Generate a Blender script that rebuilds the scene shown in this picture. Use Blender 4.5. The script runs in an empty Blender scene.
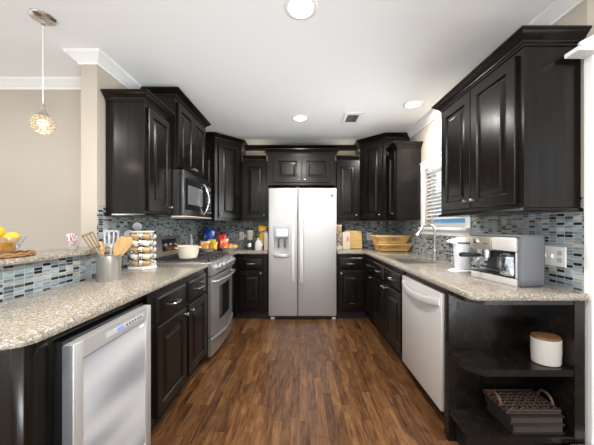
import bpy, bmesh, math, random
from mathutils import Vector, Matrix
random.seed(7)
S = bpy.context.scene
COL = S.collection
PI = math.pi

# ------------------------------------------------------------------ camera
CAM_H = 1.25
cam_d = bpy.data.cameras.new('camera')
cam_d.sensor_width = 36.0
cam_d.lens = 266.0 / 594.0 * 36.0
cam_d.shift_x = -3.0 / 594.0
cam_d.shift_y = 3.5 / 594.0
cam_d.clip_start = 0.02
cam = bpy.data.objects.new('camera', cam_d)
cam.location = (0, 0, CAM_H)
cam.rotation_euler = (PI / 2, 0, 0)
COL.objects.link(cam)
S.camera = cam

# ------------------------------------------------------------------ world
w = bpy.data.worlds.new('sky')
S.world = w
w.use_nodes = True
nt = w.node_tree
nt.nodes.clear()
tc = nt.nodes.new('ShaderNodeTexCoord')
sep = nt.nodes.new('ShaderNodeSeparateXYZ')
mr = nt.nodes.new('ShaderNodeMapRange')
mr.inputs['From Min'].default_value = -0.6
mr.inputs['From Max'].default_value = 0.6
ramp = nt.nodes.new('ShaderNodeValToRGB')
cr = ramp.color_ramp
cr.elements[0].position = 0.0; cr.elements[0].color = (0.92, 0.90, 0.87, 1)
cr.elements[1].position = 1.0; cr.elements[1].color = (0.62, 0.80, 1.0, 1)
e = cr.elements.new(0.46); e.color = (0.95, 0.93, 0.90, 1)
e = cr.elements.new(0.53); e.color = (1.0, 1.0, 1.0, 1)
bg = nt.nodes.new('ShaderNodeBackground')
WORLD_STRENGTH = 1.0
bg.inputs['Strength'].default_value = WORLD_STRENGTH
wo = nt.nodes.new('ShaderNodeOutputWorld')
nt.links.new(tc.outputs['Generated'], sep.inputs[0])
nt.links.new(sep.outputs['Z'], mr.inputs['Value'])
nt.links.new(mr.outputs[0], ramp.inputs[0])
nt.links.new(ramp.outputs[0], bg.inputs['Color'])
nt.links.new(bg.outputs[0], wo.inputs[0])

# ------------------------------------------------------------------ view
S.view_settings.view_transform = 'Standard'
S.view_settings.look = 'None'
S.view_settings.gamma = 1.0
S.view_settings.exposure = 0.38
S.view_settings.use_curve_mapping = False
S.cycles.max_bounces = 10
S.cycles.diffuse_bounces = 6
S.cycles.use_denoising = True

def area_lamp(name, loc, size, power, color, rot=(0, 0, 0), shape='DISK', size_y=None):
    d = bpy.data.lights.new(name, 'AREA')
    d.shape = shape; d.size = size; d.energy = power; d.color = color
    if size_y: d.size_y = size_y
    o = bpy.data.objects.new(name, d)
    o.location = loc; o.rotation_euler = rot
    COL.objects.link(o)
    return o
CEIL = 2.49
LAMP_POWER = 21.0
WARM = (1.0, 0.955, 0.90)
DOWNLIGHTS = [(0.005, 1.506), (0.0, 3.054), (1.149, 2.704)]
for k, (lx, ly) in enumerate(DOWNLIGHTS + [(0.0, -0.2), (-2.6, 0.6), (-1.1, -0.6), (1.4, -0.6)]):  # the last four are unseen lamps added beyond the view
    area_lamp('downlight_glow', (lx, ly, CEIL - 0.02), 0.14, LAMP_POWER * (0.45 if k == 1 else 0.75 if k == 2 else 1.2), WARM)
# added warm fill above the two short cabinets, no lamp known there
for lx in (-0.65, 0.68):
    area_lamp('cabinet_top_fill', (lx, 3.99, 2.215), 0.22, 0.25, (1.0, 0.86, 0.66), (PI, 0, 0), 'RECTANGLE', 0.05)

# daylight at the kitchen window; the lights after it are unseen added fill
dayl = area_lamp('window_daylight', (1.43, 2.74, 1.58), 0.72, 6.5, (0.95, 0.98, 1.0), (0, math.radians(90 + 9), 0), 'RECTANGLE', 0.62)
dayl.data.spread = math.radians(120)
low_fill = area_lamp('low_ceiling_fill', (0.0, -2.7, -0.25), 9.0, 74.0, (0.95, 0.98, 1.0), (PI, 0, 0), 'RECTANGLE', 3.2)  # upward fill added out of view to lift the ceiling

def aim(o, target):
    o.rotation_euler = (Vector(target) - o.location).to_track_quat('-Z', 'Y').to_euler()
for loc, tgt, pw in (((-2.0, -2.1, -0.38), (1.5, 4.0, 2.50), 7.5), ((2.3, -1.9, -0.38), (-2.0, 3.6, 2.45), 9.0)):  # two unseen beams added to brighten the far ceiling
    sd = area_lamp('ceiling_fill_beam', loc, 1.6, pw, (0.96, 0.985, 1.0), shape='RECTANGLE', size_y=0.5)
    aim(sd, tgt); sd.data.spread = math.radians(44)

# ------------------------------------------------------------------ materials
def nodes_of(name):
    m = bpy.data.materials.new(name)
    m.use_nodes = True
    n = m.node_tree.nodes; l = m.node_tree.links
    return m, n, l, n['Principled BSDF']

def mat(name, color, rough=0.5, metal=0.0, **kw):
    m, n, l, p = nodes_of(name)
    p.inputs['Base Color'].default_value = (*color, 1)
    p.inputs['Roughness'].default_value = rough
    p.inputs['Metallic'].default_value = metal
    for k, v in kw.items():
        p.inputs[k.replace('_', ' ')].default_value = v
    # a little surface variation so nothing is perfectly flat
    t = n.new('ShaderNodeTexCoord')
    no = n.new('ShaderNodeTexNoise'); no.inputs['Scale'].default_value = 35.0
    l.new(t.outputs['Object'], no.inputs['Vector'])
    r = n.new('ShaderNodeMapRange')
    r.inputs['To Min'].default_value = max(0.0, rough - 0.05); r.inputs['To Max'].default_value = min(1.0, rough + 0.05)
    l.new(no.outputs['Fac'], r.inputs['Value'])
    l.new(r.outputs[0], p.inputs['Roughness'])
    return m

def emit(name, color, strength):
    m, n, l, p = nodes_of(name)
    p.inputs['Base Color'].default_value = (*color, 1)
    p.inputs['Emission Color'].default_value = (*color, 1)
    p.inputs['Emission Strength'].default_value = strength
    return m

def N(n, t, **kw):
    o = n.new(t)
    for k, v in kw.items():
        setattr(o, k, v)
    return o

def ramp_node(n, stops, interp='LINEAR'):
    r = n.new('ShaderNodeValToRGB')
    c = r.color_ramp; c.interpolation = interp
    while len(c.elements) > 1: c.elements.remove(c.elements[-1])
    c.elements[0].position = stops[0][0]; c.elements[0].color = (*stops[0][1], 1)
    for p, col in stops[1:]:
        e = c.elements.new(p); e.color = (*col, 1)
    return r

def grain_mat(name, dark, light, rough, scale=(60, 60, 3), spec=0.5):
    """painted or stained wood with vertical grain"""
    m, n, l, p = nodes_of(name)
    t = n.new('ShaderNodeTexCoord'); mp = n.new('ShaderNodeMapping')
    mp.inputs['Scale'].default_value = scale
    l.new(t.outputs['Object'], mp.inputs[0])
    no = n.new('ShaderNodeTexNoise'); no.inputs['Scale'].default_value = 1.0; no.inputs['Detail'].default_value = 6
    l.new(mp.outputs[0], no.inputs['Vector'])
    r = ramp_node(n, [(0.3, dark), (0.75, light)])
    l.new(no.outputs['Fac'], r.inputs[0]); l.new(r.outputs[0], p.inputs['Base Color'])
    q = n.new('ShaderNodeMapRange'); q.inputs['To Min'].default_value = rough - 0.05; q.inputs['To Max'].default_value = rough + 0.06
    l.new(no.outputs['Fac'], q.inputs['Value']); l.new(q.outputs[0], p.inputs['Roughness'])
    b = n.new('ShaderNodeBump'); b.inputs['Strength'].default_value = 0.03; b.inputs['Distance'].default_value = 0.001
    l.new(no.outputs['Fac'], b.inputs['Height']); l.new(b.outputs[0], p.inputs['Normal'])
    p.inputs['Specular IOR Level'].default_value = spec
    return m

def tile_mat(name, axis):
    """stacked glass mosaic strips; axis is the horizontal world axis of the wall"""
    m, n, l, p = nodes_of(name)
    g = n.new('ShaderNodeNewGeometry'); s = n.new('ShaderNodeSeparateXYZ')
    l.new(g.outputs['Position'], s.inputs[0])
    def mth(op, a, b=None):
        o = N(n, 'ShaderNodeMath', operation=op)
        for i, v in enumerate((a, b)):
            if v is None: continue
            if isinstance(v, (int, float)): o.inputs[i].default_value = v
            else: l.new(v, o.inputs[i])
        return o.outputs[0]
    u = mth('DIVIDE', s.outputs[axis], 0.046)
    v = mth('DIVIDE', s.outputs['Z'], 0.0165)
    fu, fv = mth('FLOOR', u), mth('FLOOR', v)
    ru, rv = mth('FRACT', u), mth('FRACT', v)
    cb = n.new('ShaderNodeCombineXYZ'); l.new(fu, cb.inputs[0]); l.new(fv, cb.inputs[1])
    wn = N(n, 'ShaderNodeTexWhiteNoise', noise_dimensions='2D'); l.new(cb.outputs[0], wn.inputs['Vector'])
    r = ramp_node(n, [(0.0, (0.016, 0.02, 0.028)), (0.13, (0.07, 0.095, 0.12)), (0.24, (0.21, 0.26, 0.29)),
                      (0.40, (0.33, 0.385, 0.41)), (0.56, (0.26, 0.34, 0.38)), (0.70, (0.43, 0.46, 0.44)),
                      (0.83, (0.20, 0.215, 0.205)), (0.92, (0.36, 0.33, 0.27))], 'CONSTANT')
    l.new(wn.outputs['Value'], r.inputs[0])
    # streaks inside the glass
    mp = n.new('ShaderNodeMapping'); mp.inputs['Scale'].default_value = (25, 25, 320)
    l.new(g.outputs['Position'], mp.inputs[0])
    no = n.new('ShaderNodeTexNoise'); no.inputs['Scale'].default_value = 1.0; no.inputs['Detail'].default_value = 3
    l.new(mp.outputs[0], no.inputs['Vector'])
    sr = n.new('ShaderNodeMapRange'); sr.inputs['From Min'].default_value = 0.3; sr.inputs['From Max'].default_value = 0.7
    sr.inputs['To Min'].default_value = 0.55; sr.inputs['To Max'].default_value = 1.25
    l.new(no.outputs['Fac'], sr.inputs['Value'])
    mx = N(n, 'ShaderNodeVectorMath', operation='SCALE'); l.new(r.outputs[0], mx.inputs[0]); l.new(sr.outputs[0], mx.inputs['Scale'])
    # grout
    du = mth('MINIMUM', ru, mth('SUBTRACT', 1.0, ru)); dv = mth('MINIMUM', rv, mth('SUBTRACT', 1.0, rv))
    gu = mth('LESS_THAN', du, 0.028); gv = mth('LESS_THAN', dv, 0.065)
    gm = mth('MAXIMUM', gu, gv)
    mix = N(n, 'ShaderNodeMix', data_type='RGBA')
    l.new(gm, mix.inputs['Factor']); l.new(mx.outputs[0], mix.inputs['A'])
    mix.inputs['B'].default_value = (0.40, 0.42, 0.42, 1)
    l.new(mix.outputs['Result'], p.inputs['Base Color'])
    rr = n.new('ShaderNodeMapRange'); rr.inputs['To Min'].default_value = 0.16; rr.inputs['To Max'].default_value = 0.8
    l.new(gm, rr.inputs['Value']); l.new(rr.outputs[0], p.inputs['Roughness'])
    b = n.new('ShaderNodeBump'); b.inputs['Strength'].default_value = 0.4; b.inputs['Distance'].default_value = 0.002; b.invert = True
    l.new(gm, b.inputs['Height']); l.new(b.outputs[0], p.inputs['Normal'])
    return m

def granite_mat():
    m, n, l, p = nodes_of('granite')
    g = n.new('ShaderNodeNewGeometry')
    def noise(sc, det, rough=0.6):
        no = n.new('ShaderNodeTexNoise'); no.inputs['Scale'].default_value = sc; no.inputs['Detail'].default_value = det
        no.inputs['Roughness'].default_value = rough
        l.new(g.outputs['Position'], no.inputs['Vector']); return no.outputs['Fac']
    base = ramp_node(n, [(0.34, (0.15, 0.125, 0.10)), (0.45, (0.27, 0.232, 0.18)), (0.56, (0.35, 0.308, 0.245)), (0.68, (0.43, 0.40, 0.345))])
    l.new(noise(95, 4, 0.7), base.inputs[0])
    def fleck(scale, thr, col, prev):
        vo = n.new('ShaderNodeTexVoronoi'); vo.inputs['Scale'].default_value = scale
        l.new(g.outputs['Position'], vo.inputs['Vector'])
        sp = n.new('ShaderNodeSeparateColor'); l.new(vo.outputs['Color'], sp.inputs[0])
        lt = N(n, 'ShaderNodeMath', operation='LESS_THAN'); l.new(sp.outputs[0], lt.inputs[0]); lt.inputs[1].default_value = thr
        mx = N(n, 'ShaderNodeMix', data_type='RGBA')
        l.new(lt.outputs[0], mx.inputs['Factor']); l.new(prev, mx.inputs['A']); mx.inputs['B'].default_value = (*col, 1)
        return mx.outputs['Result']
    c = fleck(210, 0.12, (0.19, 0.17, 0.145), base.outputs[0])
    c = fleck(190, 0.085, (0.45, 0.455, 0.46), c)
    c = fleck(260, 0.045, (0.06, 0.06, 0.068), c)
    c = fleck(150, 0.04, (0.19, 0.185, 0.19), c)
    l.new(c, p.inputs['Base Color'])
    p.inputs['Roughness'].default_value = 0.14
    return m

def floor_mat():
    m, n, l, p = nodes_of('oak_floor')
    g = n.new('ShaderNodeNewGeometry'); s = n.new('ShaderNodeSeparateXYZ'); l.new(g.outputs['Position'], s.inputs[0])
    def mth(op, a, b=None):
        o = N(n, 'ShaderNodeMath', operation=op)
        for i, v in enumerate((a, b)):
            if v is None: continue
            if isinstance(v, (int, float)): o.inputs[i].default_value = v
            else: l.new(v, o.inputs[i])
        return o.outputs[0]
    u = mth('DIVIDE', s.outputs['X'], 0.0575)
    fu, ru = mth('FLOOR', u), mth('FRACT', u)
    w1 = N(n, 'ShaderNodeTexWhiteNoise', noise_dimensions='1D'); l.new(fu, w1.inputs['W'])
    v = mth('ADD', mth('DIVIDE', s.outputs['Y'], 0.62), mth('MULTIPLY', w1.outputs['Value'], 7.3))
    fv, rv = mth('FLOOR', v), mth('FRACT', v)
    cb = n.new('ShaderNodeCombineXYZ'); l.new(fu, cb.inputs[0]); l.new(fv, cb.inputs[1])
    w2 = N(n, 'ShaderNodeTexWhiteNoise', noise_dimensions='2D'); l.new(cb.outputs[0], w2.inputs['Vector'])
    # grain, different in every board
    cb2 = n.new('ShaderNodeCombineXYZ')
    l.new(mth('ADD', s.outputs['X'], mth('MULTIPLY', w2.outputs['Value'], 31.0)), cb2.inputs[0])
    l.new(mth('ADD', s.outputs['Y'], mth('MULTIPLY', w2.outputs['Value'], 17.0)), cb2.inputs[1])
    mp = n.new('ShaderNodeMapping'); mp.inputs['Scale'].default_value = (42, 3.4, 1); l.new(cb2.outputs[0], mp.inputs[0])
    no = n.new('ShaderNodeTexNoise'); no.inputs['Scale'].default_value = 1.0; no.inputs['Detail'].default_value = 7
    no.inputs['Roughness'].default_value = 0.62; no.inputs['Distortion'].default_value = 1.3
    l.new(mp.outputs[0], no.inputs['Vector'])
    mp2 = n.new('ShaderNodeMapping'); mp2.inputs['Scale'].default_value = (9, 3.0, 1); l.new(cb2.outputs[0], mp2.inputs[0])
    no2 = n.new('ShaderNodeTexNoise'); no2.inputs['Scale'].default_value = 1.0; no2.inputs['Detail'].default_value = 3; no2.inputs['Distortion'].default_value = 2.0
    l.new(mp2.outputs[0], no2.inputs['Vector'])
    f = mth('ADD', mth('MULTIPLY', no.outputs['Fac'], 0.62), mth('ADD', mth('MULTIPLY', no2.outputs['Fac'], 0.38), mth('MULTIPLY', mth('SUBTRACT', w2.outputs['Value'], 0.5), 0.17)))
    r = ramp_node(n, [(0.28, (0.024, 0.0105, 0.0045)), (0.40, (0.064, 0.028, 0.011)), (0.50, (0.112, 0.050, 0.0195)),
                      (0.60, (0.160, 0.076, 0.030)), (0.74, (0.250, 0.128, 0.050))])
    l.new(f, r.inputs[0])
    du = mth('MINIMUM', ru, mth('SUBTRACT', 1.0, ru)); dv = mth('MINIMUM', rv, mth('SUBTRACT', 1.0, rv))
    gap = mth('MAXIMUM', mth('LESS_THAN', du, 0.018), mth('LESS_THAN', dv, 0.0025))
    mx = N(n, 'ShaderNodeMix', data_type='RGBA'); l.new(mth('MULTIPLY', gap, 0.75), mx.inputs['Factor'])
    l.new(r.outputs[0], mx.inputs['A']); mx.inputs['B'].default_value = (0.012, 0.006, 0.004, 1)
    l.new(mx.outputs['Result'], p.inputs['Base Color'])
    q = n.new('ShaderNodeMapRange'); p.inputs['Specular IOR Level'].default_value = 0.26
    q.inputs['To Min'].default_value = 0.22; q.inputs['To Max'].default_value = 0.40
    l.new(no.outputs['Fac'], q.inputs['Value']); l.new(q.outputs[0], p.inputs['Roughness'])
    b = n.new('ShaderNodeBump'); b.inputs['Strength'].default_value = 0.15; b.inputs['Distance'].default_value = 0.002
    l.new(mth('SUBTRACT', no.outputs['Fac'], gap), b.inputs['Height']); l.new(b.outputs[0], p.inputs['Normal'])
    return m

def steel_mat(name, col=(0.60, 0.60, 0.59), rough=0.3, scale=(2, 2, 160), metal=1.0):
    m, n, l, p = nodes_of(name)
    t = n.new('ShaderNodeTexCoord'); mp = n.new('ShaderNodeMapping'); mp.inputs['Scale'].default_value = scale
    l.new(t.outputs['Object'], mp.inputs[0])
    no = n.new('ShaderNodeTexNoise'); no.inputs['Scale'].default_value = 3.0; no.inputs['Detail'].default_value = 4
    l.new(mp.outputs[0], no.inputs['Vector'])
    q = n.new('ShaderNodeMapRange'); q.inputs['To Min'].default_value = rough - 0.04; q.inputs['To Max'].default_value = rough + 0.08
    l.new(no.outputs['Fac'], q.inputs['Value']); l.new(q.outputs[0], p.inputs['Roughness'])
    p.inputs['Base Color'].default_value = (*col, 1)
    p.inputs['Metallic'].default_value = metal
    return m

def wall_mat(name, col, rough=0.7):
    m, n, l, p = nodes_of(name)
    t = n.new('ShaderNodeTexCoord')
    no = n.new('ShaderNodeTexNoise'); no.inputs['Scale'].default_value = 90.0; no.inputs['Detail'].default_value = 4
    l.new(t.outputs['Object'], no.inputs['Vector'])
    b = n.new('ShaderNodeBump'); b.inputs['Strength'].default_value = 0.06; b.inputs['Distance'].default_value = 0.003
    l.new(no.outputs['Fac'], b.inputs['Height']); l.new(b.outputs[0], p.inputs['Normal'])
    p.inputs['Base Color'].default_value = (*col, 1); p.inputs['Roughness'].default_value = rough
    return m

def glass_mat(name, col=(0.95, 0.97, 0.97), rough=0.03, alpha_mix=0.75):
    """thin clear glass: mostly see-through with a glossy reflection"""
    m = bpy.data.materials.new(name); m.use_nodes = True
    n = m.node_tree.nodes; l = m.node_tree.links; n.clear()
    tr = n.new('ShaderNodeBsdfTransparent'); tr.inputs[0].default_value = (*col, 1)
    gl = n.new('ShaderNodeBsdfGlossy'); gl.inputs['Roughness'].default_value = rough; gl.inputs[0].default_value = (0.9, 0.95, 1, 1)
    mx = n.new('ShaderNodeMixShader'); mx.inputs[0].default_value = 1 - alpha_mix
    o = n.new('ShaderNodeOutputMaterial')
    l.new(tr.outputs[0], mx.inputs[1]); l.new(gl.outputs[0], mx.inputs[2]); l.new(mx.outputs[0], o.inputs[0])
    return m

def reflection_glass():  # slanted reflection streaks painted into the glass base colour
    m, n, l, p = nodes_of('painted_reflection_glass')
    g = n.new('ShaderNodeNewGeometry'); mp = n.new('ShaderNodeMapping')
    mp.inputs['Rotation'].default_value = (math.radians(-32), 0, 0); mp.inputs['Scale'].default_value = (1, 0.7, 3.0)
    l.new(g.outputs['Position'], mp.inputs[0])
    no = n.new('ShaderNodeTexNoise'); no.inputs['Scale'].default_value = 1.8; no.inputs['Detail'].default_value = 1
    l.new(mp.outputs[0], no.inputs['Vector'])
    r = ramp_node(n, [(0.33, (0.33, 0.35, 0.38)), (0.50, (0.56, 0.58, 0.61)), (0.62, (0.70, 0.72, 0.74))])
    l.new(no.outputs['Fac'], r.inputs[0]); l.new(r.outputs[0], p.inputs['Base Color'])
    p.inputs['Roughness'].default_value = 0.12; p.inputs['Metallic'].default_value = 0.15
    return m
def blind_mat():
    m = bpy.data.materials.new('white_blind_slat'); m.use_nodes = True
    n = m.node_tree.nodes; l = m.node_tree.links; n.clear()
    d = n.new('ShaderNodeBsdfDiffuse'); d.inputs[0].default_value = (0.88, 0.88, 0.87, 1)
    tr = n.new('ShaderNodeBsdfTranslucent'); tr.inputs[0].default_value = (0.85, 0.86, 0.86, 1)
    mx = n.new('ShaderNodeMixShader'); mx.inputs[0].default_value = 0.45; o = n.new('ShaderNodeOutputMaterial')
    l.new(d.outputs[0], mx.inputs[1]); l.new(tr.outputs[0], mx.inputs[2]); l.new(mx.outputs[0], o.inputs[0])
    return m
M = {}
M['espresso'] = grain_mat('espresso_wood', (0.0035, 0.0028, 0.0024), (0.0115, 0.0087, 0.0066), 0.23, spec=0.29)
M['kick'] = mat('black_toe_kick', (0.008, 0.008, 0.008), 0.5)
M['chrome'] = mat('chrome', (0.82, 0.82, 0.82), 0.14, 1.0)
M['nickel'] = mat('brushed_nickel', (0.62, 0.60, 0.57), 0.28, 1.0)
M['steel'] = steel_mat('stainless_steel', (0.64, 0.64, 0.64), 0.40, (160, 160, 2), 0.6)
M['steel_light'] = steel_mat('pale_stainless_steel', (0.76, 0.745, 0.72), 0.36, (2, 2, 160), 0.5)
M['steel_dark'] = steel_mat('dark_stainless_steel', (0.17, 0.17, 0.175), 0.30)
M['handle_metal'] = steel_mat('bright_handle_metal', (0.84, 0.82, 0.79), 0.35, metal=0.4)
M['range_steel'] = steel_mat('range_steel', (0.50, 0.50, 0.49), 0.32, metal=0.85)
M['fridge_steel'] = steel_mat('refrigerator_steel', (0.58, 0.58, 0.58), 0.42, (160, 160, 2), 0.7)
M['espresso_gloss'] = grain_mat('espresso_shelf', (0.005, 0.004, 0.0035), (0.012, 0.0095, 0.0075), 0.26, (20, 20, 20), spec=0.45)
M['granite'] = granite_mat()
M['sink_steel'] = mat('sink_steel', (0.36, 0.355, 0.35), 0.3, 0.85)
M['tile_x'] = tile_mat('glass_mosaic_back', 'X')
M['tile_y'] = tile_mat('glass_mosaic_side', 'Y')
M['floor'] = floor_mat()
M['wall'] = wall_mat('beige_paint', (0.47, 0.425, 0.36))
M['ceiling'] = wall_mat('ceiling_paint', (0.87, 0.885, 0.90), 0.8)
M['trim'] = wall_mat('white_trim_paint', (0.83, 0.83, 0.82), 0.4)
M['black'] = mat('black_plastic', (0.012, 0.012, 0.013), 0.35)
M['black_glass'] = mat('black_glass', (0.012, 0.013, 0.015), 0.06)
M['iron'] = mat('cast_iron', (0.05, 0.05, 0.052), 0.32)
M['white'] = mat('white_plastic', (0.80, 0.80, 0.79), 0.35)
M['cream'] = mat('cream_enamel', (0.76, 0.70, 0.58), 0.25)
M['ceramic'] = mat('white_ceramic', (0.50, 0.475, 0.43), 0.35)
M['grey'] = mat('grey_plastic', (0.125, 0.13, 0.145), 0.35)
M['grey_light'] = mat('light_grey_plastic', (0.48, 0.48, 0.48), 0.4)
M['wood'] = grain_mat('pale_wood', (0.50, 0.29, 0.11), (0.70, 0.45, 0.20), 0.5, (40, 40, 5))
M['bamboo'] = grain_mat('yellow_bamboo', (0.62, 0.38, 0.12), (0.78, 0.53, 0.21), 0.45, (5, 60, 60))
M['walnut'] = grain_mat('walnut_lid', (0.10, 0.045, 0.02), (0.22, 0.11, 0.05), 0.4, (20, 20, 20))
M['wicker'] = mat('dark_wicker', (0.045, 0.025, 0.017), 0.5)
M['rattan'] = mat('brown_rattan', (0.30, 0.15, 0.06), 0.6)
M['book'] = mat('dark_book_cloth', (0.022, 0.019, 0.018), 0.45)
M['paper'] = mat('book_pages', (0.045, 0.037, 0.03), 0.75)
M['glass'] = glass_mat('clear_glass', (0.93, 0.95, 0.95), 0.08, 0.66)
M['pane'] = glass_mat('window_pane', (0.97, 0.99, 1.0), 0.02, 0.92)
M['lemon'] = mat('lemon_peel', (0.85, 0.44, 0.015), 0.45)
M['blind'] = blind_mat()
M['lens'] = emit('lamp_lens', (1.0, 0.97, 0.92), 6.0)
M['crystal_glow'] = emit('glowing_bulb', (1.0, 0.84, 0.58), 2.2)
M['crystal'] = mat('crystal_beads', (0.50, 0.42, 0.30), 0.10, 0.0)
M['screen'] = emit('dispenser_screen', (0.62, 0.78, 0.95), 0.9)
M['led'] = emit('blue_display', (0.12, 0.22, 0.8), 0.5)
M['siding'] = mat('blue_siding', (0.13, 0.36, 0.55), 0.6)
M['cooler_glass'] = reflection_glass()

# ------------------------------------------------------------------ mesh building
class MB:
    def __init__(s): s.v = []; s.f = []
    def add(s, vs, fs):
        o = len(s.v); s.v += [Vector(v) for v in vs]; s.f += [tuple(i + o for i in f) for f in fs]; return s
    def box(s, x0, x1, y0, y1, z0, z1):
        x0, x1 = min(x0, x1), max(x0, x1); y0, y1 = min(y0, y1), max(y0, y1)
        return s.add([(x0,y0,z0),(x1,y0,z0),(x1,y1,z0),(x0,y1,z0),(x0,y0,z1),(x1,y0,z1),(x1,y1,z1),(x0,y1,z1)],
                     [(0,3,2,1),(4,5,6,7),(0,1,5,4),(1,2,6,5),(2,3,7,6),(3,0,4,7)])
    def rbox(s, x0, x1, y0, y1, z0, z1, b=0.006, seg=2):
        bm = bmesh.new()
        bmesh.ops.create_cube(bm, size=1.0)
        for v in bm.verts:
            v.co = Vector(((x0+x1)/2 + v.co.x*(x1-x0), (y0+y1)/2 + v.co.y*(y1-y0), (z0+z1)/2 + v.co.z*(z1-z0)))
        bmesh.ops.bevel(bm, geom=list(bm.edges), offset=b, segments=seg, profile=0.5, affect='EDGES')
        bm.verts.index_update()
        s.add([v.co.copy() for v in bm.verts], [tuple(v.index for v in f.verts) for f in bm.faces]); bm.free(); return s
    def rings(s, rs, close=True, cap0=True, cap1=True):
        n = len(rs[0]); vs = [p for r in rs for p in r]; fs = []
        for i in range(len(rs)-1):
            for j in range(n if close else n-1):
                k = (j+1) % n
                fs.append((i*n+j, i*n+k, (i+1)*n+k, (i+1)*n+j))
        if cap0: fs.append(tuple(reversed(range(n))))
        if cap1: fs.append(tuple((len(rs)-1)*n + j for j in range(n)))
        return s.add(vs, fs)
    def cyl(s, p0, p1, r0, r1=None, n=20):
        p0, p1 = Vector(p0), Vector(p1); r1 = r0 if r1 is None else r1
        d = (p1-p0).normalized(); a = d.orthogonal().normalized(); b = d.cross(a)
        ring = lambda p, r: [p + (a*math.cos(t)+b*math.sin(t))*r for t in [2*PI*i/n for i in range(n)]]
        return s.rings([ring(p0, r0), ring(p1, r1)])
    def lathe(s, prof, c=(0,0,0), d=(0,0,1), n=28, sx=1.0, sy=1.0, cap0=True, cap1=True):
        c = Vector(c); d = Vector(d).normalized()
        if abs(d.z) > 0.999: a, b = Vector((1,0,0)), Vector((0,1,0))
        else: a = d.orthogonal().normalized(); b = d.cross(a)
        rs = [[c + d*h + a*(max(r,1e-4)*sx*math.cos(2*PI*i/n)) + b*(max(r,1e-4)*sy*math.sin(2*PI*i/n)) for i in range(n)] for r, h in prof]
        return s.rings(rs, cap0=cap0, cap1=cap1)
    def tube(s, path, r, n=10, closed=False):
        P = [Vector(p) for p in path]; m = len(P); rs = []; a = None
        for i, p in enumerate(P):
            if closed: t = (P[(i+1) % m] - P[i-1]).normalized()
            else: t = (P[min(i+1, m-1)] - P[max(i-1, 0)]).normalized()
            if a is None: a = t.orthogonal().normalized()
            a = (a - t*a.dot(t)).normalized(); b = t.cross(a)
            rr = r[i] if isinstance(r, (list, tuple)) else r
            rs.append([p + (a*math.cos(2*PI*k/n)+b*math.sin(2*PI*k/n))*rr for k in range(n)])
        if closed: rs.append(rs[0]); return s.rings(rs, cap0=False, cap1=False)
        return s.rings(rs)
    def prism(s, poly, lo, hi, plane='xy'):
        f = {'xy': lambda a, b, c: (a, b, c), 'xz': lambda a, b, c: (a, c, b), 'yz': lambda a, b, c: (c, a, b)}[plane]
        return s.rings([[Vector(f(a, b, lo)) for a, b in poly], [Vector(f(a, b, hi)) for a, b in poly]])
    def sphere(s, c, r, n=16, sx=1, sy=1, sz=1):
        k = n//2
        return s.lathe([(r*math.sin(PI*i/k), -r*sz*math.cos(PI*i/k)) for i in range(k+1)], c, n=n, sx=sx, sy=sy)
    def sweep(s, path, prof, z0):
        """profile (out, up) along a 2D path, mitred; out is to the right of the path"""
        P = [Vector(p) for p in path]; rs = []
        for i, p in enumerate(P):
            ns = []
            if i > 0: d = (P[i]-P[i-1]).normalized(); ns.append(Vector((d.y, -d.x)))
            if i < len(P)-1: d = (P[i+1]-P[i]).normalized(); ns.append(Vector((d.y, -d.x)))
            if len(ns) == 2: mm = (ns[0]+ns[1]).normalized(); mm = mm / max(0.3, mm.dot(ns[0]))
            else: mm = ns[0]
            rs.append([Vector((p.x + mm.x*o, p.y + mm.y*o, z0 + u)) for o, u in prof])
        return s.rings(rs)
    def front(s, o, u, n, w, h, prof):
        """nested rectangles (inset, depth) on the plane at o spanned by u and z"""
        o, u, n = Vector(o), Vector(u), Vector(n); z = Vector((0,0,1))
        rs = [[o+u*a+z*b+n*d for a, b in ((i,i),(w-i,i),(w-i,h-i),(i,h-i))] for i, d in prof]
        return s.rings(rs)
    def xform(s, mtx, start=0):
        for i in range(start, len(s.v)): s.v[i] = mtx @ s.v[i]
        return s
    def build(s, name, material, parent=None, sharp=34):
        r = parent
        off = Vector((0,0,0))
        while r is not None: off += r.location; r = r.parent
        me = bpy.data.meshes.new(name)
        me.from_pydata([v - off for v in s.v], [], s.f); me.validate()
        bm = bmesh.new(); bm.from_mesh(me)
        bmesh.ops.recalc_face_normals(bm, faces=bm.faces)
        bm.to_mesh(me); bm.free()
        for p in me.polygons: p.use_smooth = True
        me.set_sharp_from_angle(angle=math.radians(sharp))
        ob = bpy.data.objects.new(name, me); COL.objects.link(ob)
        for mm in (material if isinstance(material, (list, tuple)) else [material]): me.materials.append(mm)
        if parent is not None: ob.parent = parent
        return ob

def tag(o, label, cat, group=None):
    o['label'] = label; o['category'] = cat
    if group: o['group'] = group
    return o
def thing(name, label, cat, loc=(0,0,0), group=None):
    o = bpy.data.objects.new(name, None); COL.objects.link(o); o.location = loc
    o.empty_display_size = 0.1
    return tag(o, label, cat, group)
def struct(o):
    o['kind'] = 'structure'; return o
def dup(o, loc=None, rot=None, label=None, parent=None):
    c = o.copy(); COL.objects.link(c)
    if parent is not None: c.parent = parent
    if loc is not None: c.location = loc
    if rot is not None: c.rotation_euler = rot
    if label: c['label'] = label
    for ch in list(o.children): dup(ch, parent=c)
    return c
UP = Vector((0,0,1))
def basis(face, p, a0, a1, z0):
    """origin, u, n of a front lying on a cabinet face"""
    if face == 'L': return Vector((p, a0, z0)), Vector((0,1,0)), Vector((1,0,0))
    if face == 'R': return Vector((p, a1, z0)), Vector((0,-1,0)), Vector((-1,0,0))
    return Vector((a0, p, z0)), Vector((1,0,0)), Vector((0,-1,0))
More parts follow.
